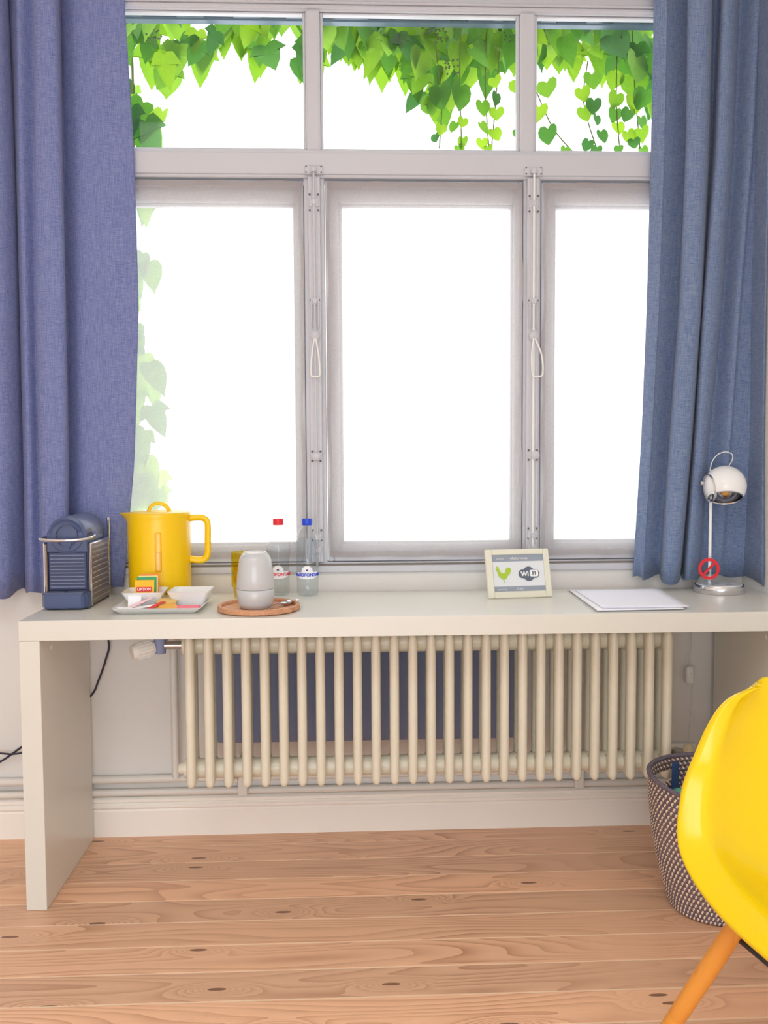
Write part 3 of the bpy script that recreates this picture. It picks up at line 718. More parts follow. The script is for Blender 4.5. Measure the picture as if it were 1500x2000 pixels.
# ================================================================ tray, bowls, sachets
def dish(name, label, cat, cx, cy, wx, wy, h, base, rz=0, th=.004, zb=DESK+.0005, m=m_white):
    bm = NB(); rings = []
    for (sx, sy, z) in ((wx*base, wy*base, 0), (wx, wy, h), (wx-th, wy-th, h), (wx*base-th*.6, wy*base-th*.6, th), ):
        ring = []
        for a, b in ((-1, -1), (1, -1), (1, 1), (-1, 1)):
            r = .008
            cxx, cyy = a*(sx/2-r), b*(sy/2-r); a0 = math.atan2(b, a)
            for k in (-1, 0, 1): ring.append(bm.verts.new((cxx+r*math.cos(a0+k*PI/4), cyy+r*math.sin(a0+k*PI/4), z)))
        rings.append(ring)
    for a, b in zip(rings, rings[1:]):
        n = len(a)
        for k in range(n): bm.faces.new((a[k], a[(k+1) % n], b[(k+1) % n], b[k]))
    bm.faces.new(rings[0][::-1]); bm.faces.new(rings[-1]); bmesh.ops.recalc_face_normals(bm, faces=bm.faces)
    o = obj(name, bm, m, None, True); o.location = (cx, cy, zb); o.rotation_euler.z = rz
    return tag(o, label, cat)
dish('platter', 'flat white rectangular porcelain platter holding sachets in front of the kettle', 'platter', -.490, 2.458, .232, .205, .016, .84, .0)
bg = dish('bowl', 'square white bowl holding the upright tea bags, left on the platter', 'bowl', -.545, 2.495, .112, .112, .040, .62, .05, zb=DESK+.0052)
dish('bowl', 'square white bowl with wrapped sweets, right on the platter', 'bowl', -.423, 2.497, .112, .112, .040, .66, -.02, zb=DESK+.0052)
def packet(name, label, cat, w_, h_, th, m, loc, rot, extra=None):
    bm = NB(); n = 6; g = []
    for s in (1, -1):
        rows = []
        for i in range(n+1):
            rows.append([bm.verts.new((w_*(i/n-.5), h_*(j/n-.5), s*(th*.5*math.sin(PI*i/n)**.6*math.sin(PI*j/n)**.6 if 0 < i < n and 0 < j < n else .0002))) for j in range(n+1)])
        g.append(rows)
        for i in range(n):
            for j in range(n): bm.faces.new((rows[i][j], rows[i+1][j], rows[i+1][j+1], rows[i][j+1])[::s])
    bmesh.ops.remove_doubles(bm, verts=bm.verts, dist=.0005)
    o = obj(name, bm, m, None, True); o.location = loc; o.rotation_euler = rot; tag(o, label, cat)
    return o
zt = DESK+.010
def stick(name, label, cat, w_, h_, th, m, loc, rot):
    return packet(name, label, cat, w_, h_, th, m, loc, rot)
pk = packet('sachet', 'pink sachet lying flat at the right front of the platter', 'sachet', .066, .042, .006, m_pinkbag, (-.416, 2.402, zt), (.15, 0, .03))
for k in range(1):
    bm = NB(); box(bm, -.028, .028, -.014, .014, .0022, .0030, .0002, 1); obj('print_panel', bm, mat('pink_print', (250, 120, 140), .5), pk)
packet('sachet', 'amber coloured sachet beside the pink one on the platter', 'sachet', .052, .046, .012, m_ybag, (-.471, 2.407, zt+.002), (.2, -.1, .35))
packet('sachet', 'pale yellow sachet behind the amber one on the platter', 'sachet', .05, .03, .01, mat('straw_sachet', (226, 190, 110), .5), (-.478, 2.442, zt+.012), (.3, .1, -.2))
packet('sugar_stick', 'red and white sugar stick leaning over the platter', 'sugar stick', .016, .075, .007, m_rbag, (-.505, 2.405, zt+.004), (.25, 0, -.6))
packet('sugar_stick', 'white sugar stick lying left of the red one on the platter', 'sugar stick', .018, .08, .007, m_paper, (-.530, 2.405, zt+.003), (.1, 0, -1.1))
packet('sugar_stick', 'white and pink sugar stick slanting against the left bowl', 'sugar stick', .016, .085, .007, mat('blush_paper', (246, 206, 210), .6), (-.547, 2.418, zt+.010), (.3, 0, -.9))
packet('sugar_stick', 'white sugar stick along the left edge of the platter', 'sugar stick', .02, .07, .007, m_paper, (-.575, 2.397, zt+.001), (.05, 0, 1.3))
packet('creamer_packet', 'white paper packet standing against the left bowl', 'packet', .034, .034, .008, m_paper, (-.562, 2.4365, zt+.014), (1.15, 0, .1))
# tea bags standing in the left bowl
def teabag(dx, dy, dz, m, label, w_=.052, h_=.062, letters=False):
    bm = NB(); box(bm, -w_/2, w_/2, -.0016, .0016, 0, h_, .0008, 1); o = obj('tea_bag', bm, m); o.location = (-.548+dx, 2.490+dy, DESK+.0115+dz); o.rotation_euler = (-.20, 0, .06); tag(o, label, 'tea bag', 'tea bags in the left bowl')
    if letters:
        bm = NB(); box(bm, -.021, .019, -.0024, -.0014, .030, .043, .0004, 1); obj('label_band', bm, m_red, o)
        text_obj('LIPTON', .0105, m_white, o, facing(-.001, -.0026, .0365), 'lettering', .0002)
    return o
teabag(0, 0, -.001, m_tea, 'yellow tea bag at the front reading LIPTON', letters=True)
teabag(.004, .008, .006, m_green, 'green tea bag second from the front')
teabag(.007, .0145, .009, mat('tea_cream', (246, 226, 150), .5), 'cream tea bag between the green and the orange ones')
teabag(.009, .021, .013, m_orange, 'orange tea bag at the back of the bowl')
for (dx, dy, m, lb) in ((-.018, .0, mat('mint_foil', (110, 190, 176), .3), 'mint green wrapped sweet in the right bowl'), (.020, .004, mat('gold_foil', (240, 200, 140), .3), 'gold wrapped sweet in the right bowl')):
    bm = NB(); lathe(bm, [(0, 0), (.008, .001), (.0125, .006), (.009, .012), (0, .013)], 14); 
    for s in (-1, 1): box(bm, s*.010 if s > 0 else -.024, .024 if s > 0 else -.010, -.006, .006, .004, .007, .001, 1)
    o = obj('sweet', bm, m, None, True); o.location = (-.423+dx, 2.50+dy, DESK+.0185); o.rotation_euler = (0, .1, .5 if dx < 0 else -.4); tag(o, lb, 'sweet', 'sweets in the right bowl')
bm = NB(); box(bm, -.006, .006, -.004, .004, 0, .028, .002, 1); 
# ================================================================ wooden tray, cups, spoons
c = uz(510.5, 1181); TX, TY, TR = -.232, 2.416, .1085
bm = NB(); lathe(bm, [(0, 0), (TR-.004, 0), (TR, .003), (TR, .014), (TR-.002, .0155), (TR-.009, .0155), (TR-.011, .013), (TR-.011, .007), (0, .007)], 56); o = obj('wooden_tray', bm, m_tray, None, True); o.location = (TX, TY, DESK+.0005); o.rotation_euler.z = 1.2
tag(o, 'round wooden tray under the stacked cups at the desk front', 'tray')
def cup(zb, flip, label, hh):
    t = thing('cup', label, 'cup', (-.2385, 2.400, zb), 0, 'grey cups stacked on the wooden tray')
    if not flip: prof = [(0, 0), (.036, 0), (.0395, .002), (.046, .014), (.0485, .03), (.0495, hh), (.0485, hh+.0012), (.0465, hh), (.0455, .03), (.038, .006), (0, .005)]
    else: prof = [(0, hh), (.026, hh), (.0300, hh-.001), (.0360, hh-.006), (.0412, hh-.016), (.0445, hh-.034), (.0475, hh*.35), (.0495, .002), (.0485, 0), (.0465, .001), (.043, hh*.4), (.034, hh-.03), (0, hh-.016)]
    bm = NB(); lathe(bm, prof, 48); obj('bowl', bm, m_grey, t, True)
    if flip:
        bm = NB(); lathe(bm, [(.0275, hh-.002), (.029, hh+.0015), (.0265, hh+.003), (.0245, hh+.001), (.0245, hh-.002)], 36); obj('foot_ring', bm, m_white, t, True)
    return t
cup(DESK+.0080, False, 'lower grey cup standing upright on the wooden tray', .050)
cup(DESK+.0600, True, 'upper grey cup turned upside down on the other cup', .094)
def spoon(loc, rz, label):
    bm = NB(); hp = smoothp([(0, -.055, .001), (0, -.02, .003), (0, .01, .006), (0, .026, .004)], 5); tube(bm, hp, [.0028]*6+[.0018]*(len(hp)-6), 8, sy=.5)
    lathe(bm, [(0, .000), (.006, .0005), (.011, .003), (.013, .0065), (.0125, .0065), (.0105, .0035), (.0055, .0015), (0, .001)], 24, (0, .040, 0), sxy=(.85, 1.45))
    o = obj('teaspoon', bm, m_chrome, None, True); o.location = loc; o.scale = (1.15, 1.15, 1.15); o.rotation_euler = (0, 0, rz); tag(o, label, 'spoon', 'teaspoons on the wooden tray')
spoon((-.183, 2.397, DESK+.0088), -.5, 'steel teaspoon resting right of the cups, nearer the front')
spoon((-.176, 2.428, DESK+.0100), -.75, 'steel teaspoon resting right of the cups, nearer the window')

# yellow glasses
def tumbler(z, label, zt=.062):
    t = thing('glass_tumbler', label, 'glass', (-.297, 2.640, z), 0, 'yellow glasses stacked behind the cups')
    bm = NB(); lathe(bm, [(0, 0), (.024, 0), (.027, .003), (.029, .028), (.034, .034), (.0345, zt), (.0328, zt), (.0322, .036), (.027, .029), (.025, .006), (0, .005)], 32); obj('glass_wall', bm, m_yglass, t, True)
    return t
tumbler(DESK+.0006, 'lowest yellow glass of the stack behind the cups', .064); tumbler(DESK+.0360, 'middle yellow glass of the stack behind the cups', .064); tumbler(DESK+.0715, 'top yellow glass of the stack with a pale rim', .060)

# bottles
def bottle(x, y, capm, label, waist, txt):
    t = thing('water_bottle', label, 'bottle', (x, y, DESK+.0005), 0, 'plastic water bottles in front of the window')
    if waist: prof = [(0, .004), (.018, 0), (.028, .003), (.0315, .010), (.0315, .085), (.0300, .095), (.0335, .118), (.0345, .135), (.0325, .160), (.022, .184), (.0135, .199), (.0125, .212)]
    else:
        prof = [(0, .004), (.018, 0), (.028, .003), (.0315, .010), (.0315, .030), (.0305, .033), (.0315, .036), (.0315, .098)]
        for k in range(6): prof += [(.0325, .106+k*.011), (.0305, .111+k*.011)]
        prof += [(.0315, .172), (.026, .186), (.0165, .200), (.0135, .205), (.0125, .212)]
    bm = NB(); lathe(bm, prof, 36); obj('bottle_wall', bm, m_pet, t, True)
    bm = NB(); lathe(bm, [(0, .006)]+[(max(0, r-.0012), z+.001) for r, z in prof[1:] if z < (.15 if waist else .172)]+[(0, .15 if waist else .172)], 32); obj('water', bm, m_water, t, True)
    bm = NB(); lathe(bm, [(.0150, .206), (.0155, .2075), (.0155, .222), (.0145, .2245), (0, .2245)], 28); cp = obj('cap', bm, capm, t, True)
    # printed label: white wave band, arch and lettering round the front
    lm = glassy('label_film_'+capm.name, (250, 250, 252), .1, .95) if False else mat('label_white', (240, 242, 246), .5)
    Rr = .0318
    def patch(fn0, fn1, a0, a1, m, name, n=18):
        bm = NB(); A = []
        for k in range(n+1):
            a = a0+(a1-a0)*k/n; u = k/n*2-1; z0_, z1_ = fn0(u), fn1(u)
            A.append((bm.verts.new((Rr*math.cos(a), Rr*math.sin(a), z0_)), bm.verts.new((Rr*math.cos(a), Rr*math.sin(a), z1_))))
        for p, q in zip(A, A[1:]): bm.faces.new((p[0], q[0], q[1], p[1]))
        obj(name, bm, m, t, True)
    f = -PI/2
    patch(lambda u: .058-.006*math.cos(u*PI/2), lambda u: .072+.001*u, f-1.15, f+1.15, lm, 'label')
    patch(lambda u: .072, lambda u: .0725+.018*math.sqrt(max(0, 1-u*u)), f-.55, f+.55, lm, 'label_arch')
    text_obj(txt, .0125, capm, t, None, 'lettering', .0003, bend=(Rr+.0004, f, .064))
    bm = NB(); bmesh.ops.create_uvsphere(bm, u_segments=10, v_segments=6, radius=.003, matrix=Matrix.Translation((0, -Rr-.001, .078)) @ Matrix.Diagonal((1.3, .3, .8, 1))); obj('emblem', bm, m_dkpl2, t, True)
bx = uy(541, 1090, 2.668); bottle(-.197, 2.668, m_red, 'clear water bottle with red cap and red lettering', True, 'CHAUDFONTAINE')
bottle(-.1125, 2.652, m_blue, 'clear water bottle with blue cap and blue lettering', False, 'CHAUDFONTAINE')

# ================================================================ framed WiFi card
p0, p1 = Vector((.402, 2.548, 0)), Vector((.589, 2.572, 0)); wv = p1-p0; wl = wv.length
t = thing('picture_frame', 'cream picture frame with green rooster and WiFi logo on the desk', 'picture frame', (p0.x, p0.y, DESK+.0015), math.atan2(wv.y, wv.x))
TL = math.radians(17); TM = Matrix.Rotation(-TL, 4, 'X'); FH = .141
def tb(bm): bmesh.ops.transform(bm, matrix=TM, verts=bm.verts); return bm
bm = NB(); frame_ring(bm, 0, wl, 0, FH, (.019, .017, .019, .016), 0, .014, .002); obj('frame', tb(bm), m_photof, t)
bm = NB(); box(bm, .010, wl-.010, .006, .009, .010, FH-.010); obj('card', tb(bm), m_pbg, t)
bm = NB(); box(bm, .019, wl-.017, .0052, .0062, FH-.035, FH-.016); obj('top_band', tb(bm), m_pgrey, t)
bm = NB(); box(bm, .019, wl-.017, .0052, .0062, .019, .034); obj('bottom_band', tb(bm), m_pgrey, t)
bm = NB(); prism(bm, [(.044, .10), (.050, .10), (.078, 0), (.072, 0)], wl*.38, wl*.62, 'X'); obj('easel_back', bm, m_photof, t)
rooster = [(.0, .066), (.001, .061), (-.003, .057), (.001, .054), (.003, .044), (.006, .037), (.014, .030), (.020, .026), (.020, .018), (.017, .017), (.024, .017), (.0215, .020), (.0225, .027), (.030, .031), (.035, .040), (.041, .044), (.045, .054), (.044, .061), (.038, .064), (.031, .062), (.028, .056), (.025, .047), (.018, .046), (.012, .050), (.009, .058), (.006, .066), (.003, .068)]
bm = NB(); prism(bm, [(.030+a*.95, .028+b*.95) for a, b in rooster], .0044, .0052, 'Y'); bmesh.ops.triangulate(bm, faces=[f for f in bm.faces if len(f.verts) > 4]); obj('rooster', tb(bm), m_lime, t)
cx, cz = .125, .069
def disc(cx, cz, rx, rz_, n=28): return [(cx+rx*math.cos(2*PI*k/n), cz+rz_*math.sin(2*PI*k/n)) for k in range(n)]
def rrect(cx, cz, hx, hz, r, n=5):
    o_ = []
    for sx, sz, a0 in ((1, 1, 0), (-1, 1, PI/2), (-1, -1, PI), (1, -1, 3*PI/2)):
        for k in range(n+1): a = a0+PI/2*k/n; o_.append((cx+sx*(hx-r)+r*math.cos(a), cz+sz*(hz-r)+r*math.sin(a)))
    return o_
bm = NB(); prism(bm, disc(cx, cz, .018, .021), .0046, .0052, 'Y'); prism(bm, rrect(cx, cz, .0305, .0125, .011), .0042, .0050, 'Y'); obj('wifi_mark', tb(bm), m_dgrey, t)
bm = NB(); prism(bm, rrect(cx+.0150, cz+.001, .0125, .0098, .005), .0036, .0043, 'Y'); obj('wifi_bubble', tb(bm), m_white, t)
text_obj('Wi', .0185, m_white, t, TM @ facing(cx-.0125, .0036, cz-.001), 'lettering', .0006)
text_obj('Fi', .0165, m_dgrey, t, TM @ facing(cx+.0150, .0030, cz+.0005), 'lettering', .0005)
text_obj('villahermosa', .0105, m_white, t, TM @ facing(.098, .0044, FH-.0265)); text_obj('internet', .007, m_white, t, TM @ facing(.042, .0044, FH-.027))
text_obj('password', .007, m_white, t, TM @ facing(.042, .0044, .025)); text_obj('7a2b1', .009, m_white, t, TM @ facing(.095, .0044, .026))

# ================================================================ papers
def sheet(name, pts, z, th, m, label, cat, curl=0, group=None):
    bm = NB(); n = 10; a, b, c_, d = [Vector(p) for p in pts]; top = []
    for i in range(n+1):
        r = []
        for j in range(n+1):
            p = a.lerp(b, i/n).lerp(d.lerp(c_, i/n), j/n); r.append(bm.verts.new((p.x, p.y, z+curl*(i/n)**3*(j/n)**2+curl*.35*((1-i/n)*(1-j/n))**2)))
        top.append(r)
    for i in range(n):
        for j in range(n): bm.faces.new((top[i][j], top[i+1][j], top[i+1][j+1], top[i][j+1]))
    bmesh.ops.recalc_face_normals(bm, faces=bm.faces)
    o = obj(name, bm, m, None, True); s = o.modifiers.new('thickness', 'SOLIDIFY'); s.thickness = th; s.offset = 0
    if m is m_clear: o.modifiers.remove(s)
    return tag(o, label, cat, group)
sheet('plastic_folder', [(.632, 2.303, 0), (.86, 2.312, 0), (.872, 2.69, 0), (.655, 2.70, 0)], DESK+.0020, .001, m_clear, 'clear plastic folder lying under the papers on the desk', 'folder')
sheet('paper_sheet', [(.645, 2.312, 0), (.878, 2.326, 0), (.905, 2.66, 0), (.662, 2.69, 0)], DESK+.0040, .0018, m_paper, 'bottom white paper sheet on the folder beside the picture frame', 'paper', .002, 'papers on the desk')
sheet('paper_sheet', [(.662, 2.322, 0), (.893, 2.334, 0), (.915, 2.64, 0), (.672, 2.655, 0)], DESK+.0085, .0012, mat('paper_cool', (238, 240, 250), .8), 'top white paper sheet with faint print beside the picture frame', 'paper', .004, 'papers on the desk')

# ================================================================ desk lamp
LX, LY = 1.096, 2.632
t = thing('desk_lamp', 'white globe desk lamp on chrome base at right end of desk', 'lamp', (LX, LY, DESK+.0005))
bm = NB(); lathe(bm, [(0, 0), (.070, 0), (.0715, .002), (.0715, .021), (.0695, .0235), (.063, .0235)], 56); b_ = obj('base', bm, m_chrome, t, True)
bm = NB(); lathe(bm, [(.065, .0232), (.064, .0248), (0, .0252)], 48); obj('base_disc', bm, m_white, t, True)
for (x, y_, w_) in ((-.028, -.02, .02), (.008, -.032, .022), (.03, -.02, .006)):
    bm = NB(); box(bm, x, x+w_, y_, y_+.007, .0250, .0256); obj('printed_mark', bm, m_dgrey if w_ > .01 else m_wpl, b_)
px_ = uy(1387, 1050, LY+.004).x-LX; ptop = uy(1387, 918, LY).z-DESK
bm = NB(); tube(bm, [(px_, .004, .024), (px_, .004, ptop)], .0048, 14); obj('pole', bm, m_white, t, True)
sc_ = uy(1416, 950, LY-.03)-Vector((LX, LY, DESK)); SR = .0595
axm = Matrix.Translation(sc_) @ Vector((-.12, -.42, -.9)).normalized().to_track_quat('Z', 'Y').to_matrix().to_4x4()
def arc(R, a0, a1, n): return [(R*math.sin(a0+(a1-a0)*k/n), -R*math.cos(a0+(a1-a0)*k/n)) for k in range(n+1)]
bm = NB(); A1 = math.radians(128); pr = arc(SR, 0, A1, 26); lathe(bm, [(max(r, 0), z) for r, z in pr]+[(SR*math.sin(A1)-.002, -SR*math.cos(A1))], 48, mtx=axm); sh = obj('shade', bm, m_white, t, True)
bm = NB(); rim = SR*math.sin(A1); zr = -SR*math.cos(A1); lathe(bm, [(rim+.0010, zr-.0035), (rim+.0015, zr+.001), (rim-.002, zr+.0015)]+[(r*.955, z) for r, z in reversed(arc(SR*.965, 0, A1, 18))], 48, mtx=axm); obj('reflector', bm, m_chrome, sh, True)
bm = NB(); lathe(bm, [(0, -.035), (.010, -.034), (.010, -.005), (.014, .006), (.0145, .016), (.010, .026), (0, .029)], 24, mtx=axm); obj('bulb', bm, m_amber, sh, True)
bm = NB(); lathe(bm, [(SR+.0008, -.0045), (SR+.002, 0), (SR+.0008, .0045)], 48, mtx=Matrix.Translation(sc_) @ Matrix.Rotation(-.12, 4, 'Y') @ Matrix.Rotation(PI/2, 4, 'Y') @ Matrix.Translation((0, 0, -.045)) @ Matrix.Diagonal((.67, .67, 1, 1))); obj('shade_band', bm, m_chrome, t, True)
kn = uy(1370, 944, LY-.03)-Vector((LX, LY, DESK)); bm = NB(); tube(bm, [kn+Vector((-.004, 0, 0)), kn+Vector((.004, .0, .0))], .0065, 14); tube(bm, [kn, kn+Vector((.022, .002, .004))], .0028, 8); obj('knob', bm, m_chrome, t, True)
cp = [uy(a, b, LY+.004)-Vector((LX, LY, DESK)) for a, b in ((1387, 918), (1391, 902), (1402, 888), (1418, 883), (1430, 888), (1430, 899), (1418, 910), (1408, 920))]
cp[-1].y -= .03; cp[-2].y -= .02
bm = NB(); tube(bm, smoothp(cp, 6), .0016, 8); obj('cable_loop', bm, m_wpl, t, True)
# no-smoking disc standing on the lamp base
q = uy(1384, 1111, 2.585); t = thing('no_smoking_sign', 'clear round sign with red no smoking symbol on the lamp base', 'sign', (q.x, q.y, q.z))
SRr = .0365
fm = Matrix.Rotation(PI/2-.1, 4, 'X')
bm = NB(); lathe(bm, [(0, -.0015), (SRr, -.0015), (SRr, .0015), (0, .0015)], 36, mtx=fm); obj('disc', bm, m_acry, t, True)
bm = NB(); lathe(bm, [(.0225, .002), (.0310, .002), (.0310, .0032), (.0225, .0032), (.0225, .002)], 40, mtx=fm); obj('red_ring', bm, m_red, t, True)
bm = NB(); box(bm, -.026, .026, -.0035, .0035, .0022, .0034, mtx=fm @ Matrix.Rotation(PI/4, 4, 'Z')); obj('red_slash', bm, m_red, t)
bm = NB(); box(bm, -.0025, .0025, -.006, .02, .0016, .0024, mtx=fm @ Matrix.Rotation(-.1, 4, 'Z')); obj('cigarette', bm, m_white, t)
bm = NB(); box(bm, -.0025, .0025, -.016, -.0065, .0016, .0024, mtx=fm @ Matrix.Rotation(-.1, 4, 'Z')); obj('filter_tip', bm, m_dkpl2, t)
zb = DESK+.0262-q.z; bm = NB(); box(bm, -.012, .012, -.006, .006, zb, -SRr+.003, .001, 1); obj('foot', bm, m_acry, t)

# ================================================================ cords
bm = NB(); tube(bm, smoothp([(-.75, 2.676, .756), (-.75, 2.712, .752), (-.748, 2.7285, .740), (-.745, 2.730, .70), uy(212, 1252, 2.73), uy(206, 1290, 2.73), uy(192, 1330, 2.73), uy(178, 1358, 2.73), uy(130, 1400, 2.73), uy(70, 1440, 2.73), uy(38, 1462, 2.73), uy(0, 1488, 2.73), uy(-80, 1530, 2.735), uy(-150, 1560, 2.74)], 8), .0032, 8)
o = obj('power_cord', bm, m_cord, None, True); tag(o, 'black cord dropping under the desk and crossing the wall left', 'cord')
bm = NB(); tube(bm, smoothp([uy(75, 1466, 2.728), uy(40, 1471, 2.725), uy(20, 1473, 2.722), uy(0, 1471, 2.722), uy(-120, 1460, 2.735)], 8), .003, 8)
o = obj('power_cord', bm, m_cord, None, True); tag(o, 'black cord running level along the wall beyond the desk left panel', 'cord')
t = thing('lamp_cord', 'white lamp cord with inline switch on the wall right of the radiator', 'cord')
bm = NB(); tube(bm, smoothp([(uy(1351, 1200, 2.735).x, 2.735, .76), uy(1351, 1236, 2.73), uy(1347, 1275, 2.72), uy(1345, 1300, 2.71)], 6), .002, 8); tube(bm, smoothp([uy(1352, 1336, 2.71), uy(1349, 1380, 2.71), uy(1345, 1420, 2.715), uy(1344, 1452, 2.72)], 6), .002, 8); obj('wire', bm, m_wcord, t, True)
q = uy(1347, 1318, 2.712); bm = NB(); box(bm, q.x-.012, q.x+.012, q.y-.008, q.y+.008, q.z-.027, q.z+.027, .006, 3); sw = obj('inline_switch', bm, m_wpl, t, True)
bm = NB(); box(bm, q.x-.003, q.x+.003, q.y-.011, q.y-.007, q.z-.004, q.z+.006, .001, 1); obj('button', bm, m_white, sw)
q = uy(1345, 1462, 2.715); bm = NB(); lathe(bm, [(0, 0), (.016, 0), (.018, .012), (.012, .03), (.004, .036), (0, .036)], 16, mtx=Matrix.Translation((q.x, q.y, q.z-.02))); obj('plug', bm, mat('cream_plug', (236, 226, 190), .4), t, True)
q2 = (q.x, YB-.008, q.z); bm = NB(); box(bm, q.x-.05, q.x+.03, YB-.024, YB-.001, q.z-.05, q.z+.01, .004, 2); o = obj('wall_socket', bm, m_wpl, None, True); tag(o, 'white wall socket behind the basket with the lamp plug', 'socket')

# ================================================================ basket
BX, BY = .930, 2.225
t = thing('basket', 'woven dark and cream rope basket on the floor behind the yellow chair', 'basket', (BX, BY, 0.0005))
RB, RT, BH = .108, .166, .335
def rad(z): u = z/BH; return RB+(RT-RB)*math.sin(u*PI/2)**.8
bm = NB(); uv = bm.loops.layers.uv.new('UVMap'); seg = 72; coils = 26; rings = []; sub = 4
def rimdrop(a, z):                                   # soft sag of the rim towards the room
    return -.018*max(0, math.cos(a+PI/2))*(z/BH)**2
zs = []
for c_ in range(coils):
    for s in range(sub): zs.append((c_+s/sub))
zs.append(coils)
for zc in zs:
    z = BH*zc/coils; r = rad(z)+.0035*abs(math.sin(zc*PI)); ring = []
    for k in range(seg+1):
        a = 2*PI*k/seg; ring.append((Vector((r*math.cos(a), r*math.sin(a), z+rimdrop(a, z))), k))
    rings.append(ring)
V = [[bm.verts.new(p) for p, k in ring[:-1]] for ring in rings]
# hand holes: one in the far-left side, one opposite
def hole(i, k):
    zc = zs[i]; a = 2*PI*(k+.5)/seg; z = BH*zc/coils
    for ac in (math.radians(128), math.radians(308)):
        d = (a-ac+PI) % (2*PI)-PI
        if (d*RT/.062)**2+((z-BH*.845)/.020)**2 < 1: return True
    return False
for i in range(len(V)-1):
    for k in range(seg):
        if hole(i, k): continue
        k2 = (k+1) % seg; f = bm.faces.new((V[i][k], V[i][k2], V[i+1][k2], V[i+1][k]))
        for lp, (kk, ii) in zip(f.loops, ((k, i), (k+1, i), (k+1, i+1), (k, i+1))): lp[uv].uv = (kk*1.0, zs[ii])
bm.verts.ensure_lookup_table()
o = obj('woven_wall', bm, m_basket, t, True); s = o.modifiers.new('thickness', 'SOLIDIFY'); s.thickness = .006; s.offset = -1
bm = NB(); lathe(bm, [(0, .004), (RB-.004, .004), (RB-.004, .010), (0, .010)], 48); obj('basket_floor', bm, m_basket, t, True)
bm = NB(); n = 36
path = [Vector(((RT+.0005)*math.cos(2*PI*k/n), (RT+.0005)*math.sin(2*PI*k/n), BH+rimdrop(2*PI*k/n, BH)+.001)) for k in range(n)]; tube(bm, path, .0062, 8, closed=True); obj('rim_coil', bm, mat('rim_rope', (112, 104, 116), .85, bump=.5, bscale=120, var=.3, vscale=90), t, True)
# things inside
bm = NB(); n = 14; g = []
for i in range(n+1):
    g.append([bm.verts.new(((i/n-.5)*.20, (j/n-.5)*.18, .02*math.sin(i*.9)*math.cos(j*.7)+.03*math.sin(i/n*PI)*math.sin(j/n*PI))) for j in range(n+1)])
for i in range(n):
    for j in range(n): bm.faces.new((g[i][j], g[i+1][j], g[i+1][j+1], g[i][j+1]))
o = obj('cloth', bm, m_teal, None, True); s = o.modifiers.new('thickness', 'SOLIDIFY'); s.thickness = .004; o.location = (BX-.03, BY+.0, .245); o.rotation_euler = (.15, .1, .3); tag(o, 'teal cloth lying inside the woven basket', 'cloth')
bm = NB(); box(bm, -.012, .012, -.004, .004, 0, .085, .003, 1); o = obj('strap', bm, m_navy); o.location = (BX-.065, BY+.115, .245); o.rotation_euler = (-.1, .1, .4); tag(o, 'dark navy strap end upright inside the basket back', 'strap')

# ================================================================ yellow chair
CX, CY, CR = .806, 1.36, math.radians(10)
t = thing('shell_chair', 'yellow plastic shell chair with wooden legs at right edge', 'chair', (CX, CY, 0), CR)
# local axes: x = lateral, y = away from the camera (back), z = up
E_ = [(.130, .205, .424), (.185, .190, .436), (.213, .150, .447), (.228, .075, .459), (.238, -.02, .470), (.242, -.09, .490), (.238, -.140, .522), (.212, -.175, .575), (.189, -.192, .612), (.168, -.2, .645), (.137, -.208, .703), (.104, -.212, .740), (.055, -.215, .757)]
C_ = [(.225, .412), (.205, .430), (.160, .436), (.080, .428), (-.010, .420), (-.090, .424), (-.150, .455), (-.190, .520), (-.212, .580), (-.226, .630), (-.240, .700), (-.248, .742), (-.250, .761)]
E_ = [(a*.95, b, z-.010-.016*min(1, max(0, (z-.5)/.2))) for a, b, z in E_]; C_ = [(b, z-.010-.016*min(1, max(0, (z-.5)/.2))) for b, z in C_]
Ed = smoothp([Vector(e) for e in E_], 4); Cd = smoothp([Vector((0, b, z)) for b, z in C_], 4)
S = [-1, -.985, -.96, -.93, -.89, -.85, -.80, -.75, -.70, -.6, -.45, -.3, -.15, 0, .15, .3, .45, .6, .70, .75, .80, .85, .89, .93, .96, .985, 1]
bm = NB(); pos = []; DV = []
for q_, (e, c_) in enumerate(zip(Ed, Cd)):
    row = []; q0 = Cd[max(0, q_-1)]; q1 = Cd[min(len(Cd)-1, q_+1)]; tg = Vector((0, -(q1.y-q0.y), q1.z-q0.z)).normalized(); D = Vector((0, -tg.z, tg.y))
    DV.append(D); fade = 1-min(1, max(0, (q_/(len(Cd)-1)-.5)/.42))
    for s in S:
        a = abs(s); h = min(1, a/.82)**2.4; k = max(0, (a-.70)/.30)
        row.append(Vector((e.x*s, -(c_.y*(1-h)+e.y*h), c_.z*(1-h)+e.z*h))-D*(.030*fade*k**2.))
    pos.append(row)
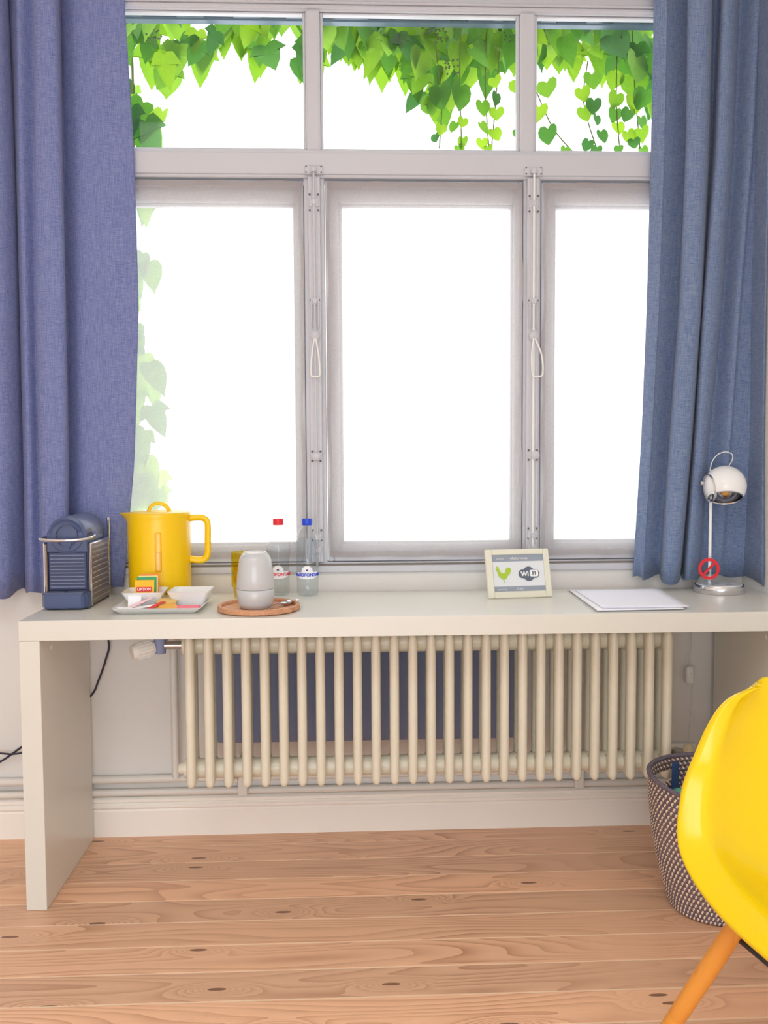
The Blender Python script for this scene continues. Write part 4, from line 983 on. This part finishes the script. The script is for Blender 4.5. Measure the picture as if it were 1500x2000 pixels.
# rolled lip round the edge: step outwards along the border and away from the sitting side
def nrm(i, j):
    i0, i1 = max(0, i-1), min(len(pos)-1, i+1); j0, j1 = max(0, j-1), min(len(S)-1, j+1)
    n1 = (pos[i][j1]-pos[i][j0]).cross(pos[i1][j]-pos[i0][j]).normalized(); t_ = min(1, max(0, (i/nr-.45)/.35)); t_ = t_*t_*(3-2*t_)
    return n1.lerp(DV[min(i, nr-4)], t_).normalized()
nr, nc = len(pos), len(S)
full = []
for i in range(-2, nr+2):
    row = []
    for j in range(-2, nc+2):
        ii, jj = max(0, min(nr-1, i)), max(0, min(nc-1, j)); p = pos[ii][jj]; n_ = nrm(ii, jj)
        o1 = abs(i-ii); o2 = abs(j-jj); k = max(o1, o2)
        if k:
            d = Vector((0, 0, 0))
            if o2: d += (pos[ii][jj]-pos[ii][1 if jj == 0 else nc-2]).normalized()
            if o1: d += (pos[ii][jj]-pos[1 if ii == 0 else nr-2][jj]).normalized()
            d.normalize(); d *= .6 if (o1 and o2) else 1; p = p+d*(.004 if k == 1 else .005)-n_*(.003 if k == 1 else .010)
        row.append(p)
    full.append(row)
VV = [[bm.verts.new(p) for p in r] for r in full]
for a, b in zip(VV, VV[1:]):
    for j in range(len(a)-1): bm.faces.new((a[j], a[j+1], b[j+1], b[j]))
sh = obj('seat_shell', bm, m_chair, t, True)
sb = sh.modifiers.new('sub', 'SUBSURF'); sb.levels = 1; sb.render_levels = 2
so = sh.modifiers.new('thickness', 'SOLIDIFY'); so.thickness = .005; so.offset = -1
for f in sh.data.polygons: f.use_smooth = True
JT = []
for sx, sy, fx, fy in ((-1, 1, .285, .235), (1, 1, .285, .235), (-1, -1, .25, .24), (1, -1, .25, .24)):
    top = Vector((sx*.125, sy*.105, .405)); foot = Vector((sx*fx, sy*fy, 0.004)); bm = NB()
    pth = [top.lerp(foot, k/8) for k in range(9)]
    tube(bm, pth, [.0135, .016, .0165, .0165, .016, .0152, .0142, .0130, .0115], 18); lg = obj('leg', bm, m_legw, t, True)
    bm = NB(); lathe(bm, [(0, -.003), (.011, -.003), (.0115, .003), (0, .004)], 14, mtx=Matrix.Translation(foot)); obj('glide', bm, m_black, lg, True)
    JT.append((top, foot, top.lerp(foot, .17)))
bm = NB()
def wire(a, b, r=.0042): tube(bm, [Vector(a), Vector(b)], r, 8)
off = lambda v: v+Vector((-v.x, 0, 0)).normalized()*.012
J = [off(j[2]) for j in JT]
wire(J[0], J[1]); wire(J[2], J[3]); wire(J[0], J[2]); wire(J[1], J[3])
for k, (top, foot, j) in enumerate(JT):
    m_ = Vector((top.x*.15, top.y*.3, .412)); wire(J[k], m_); wire(top, (top.x*.75, top.y*.8, .418))
    q_ = J[k]; tube(bm, [q_+Vector((.0, -.008, 0)), q_+Vector((0, .008, 0))], .0068, 10)
wire((-.1, .09, .416), (.1, .09, .416)); wire((-.1, -.09, .416), (.1, -.09, .416)); wire((-.1, -.09, .416), (-.1, .09, .416)); wire((.1, -.09, .416), (.1, .09, .416))
obj('wire_brace', bm, m_black, t, True)
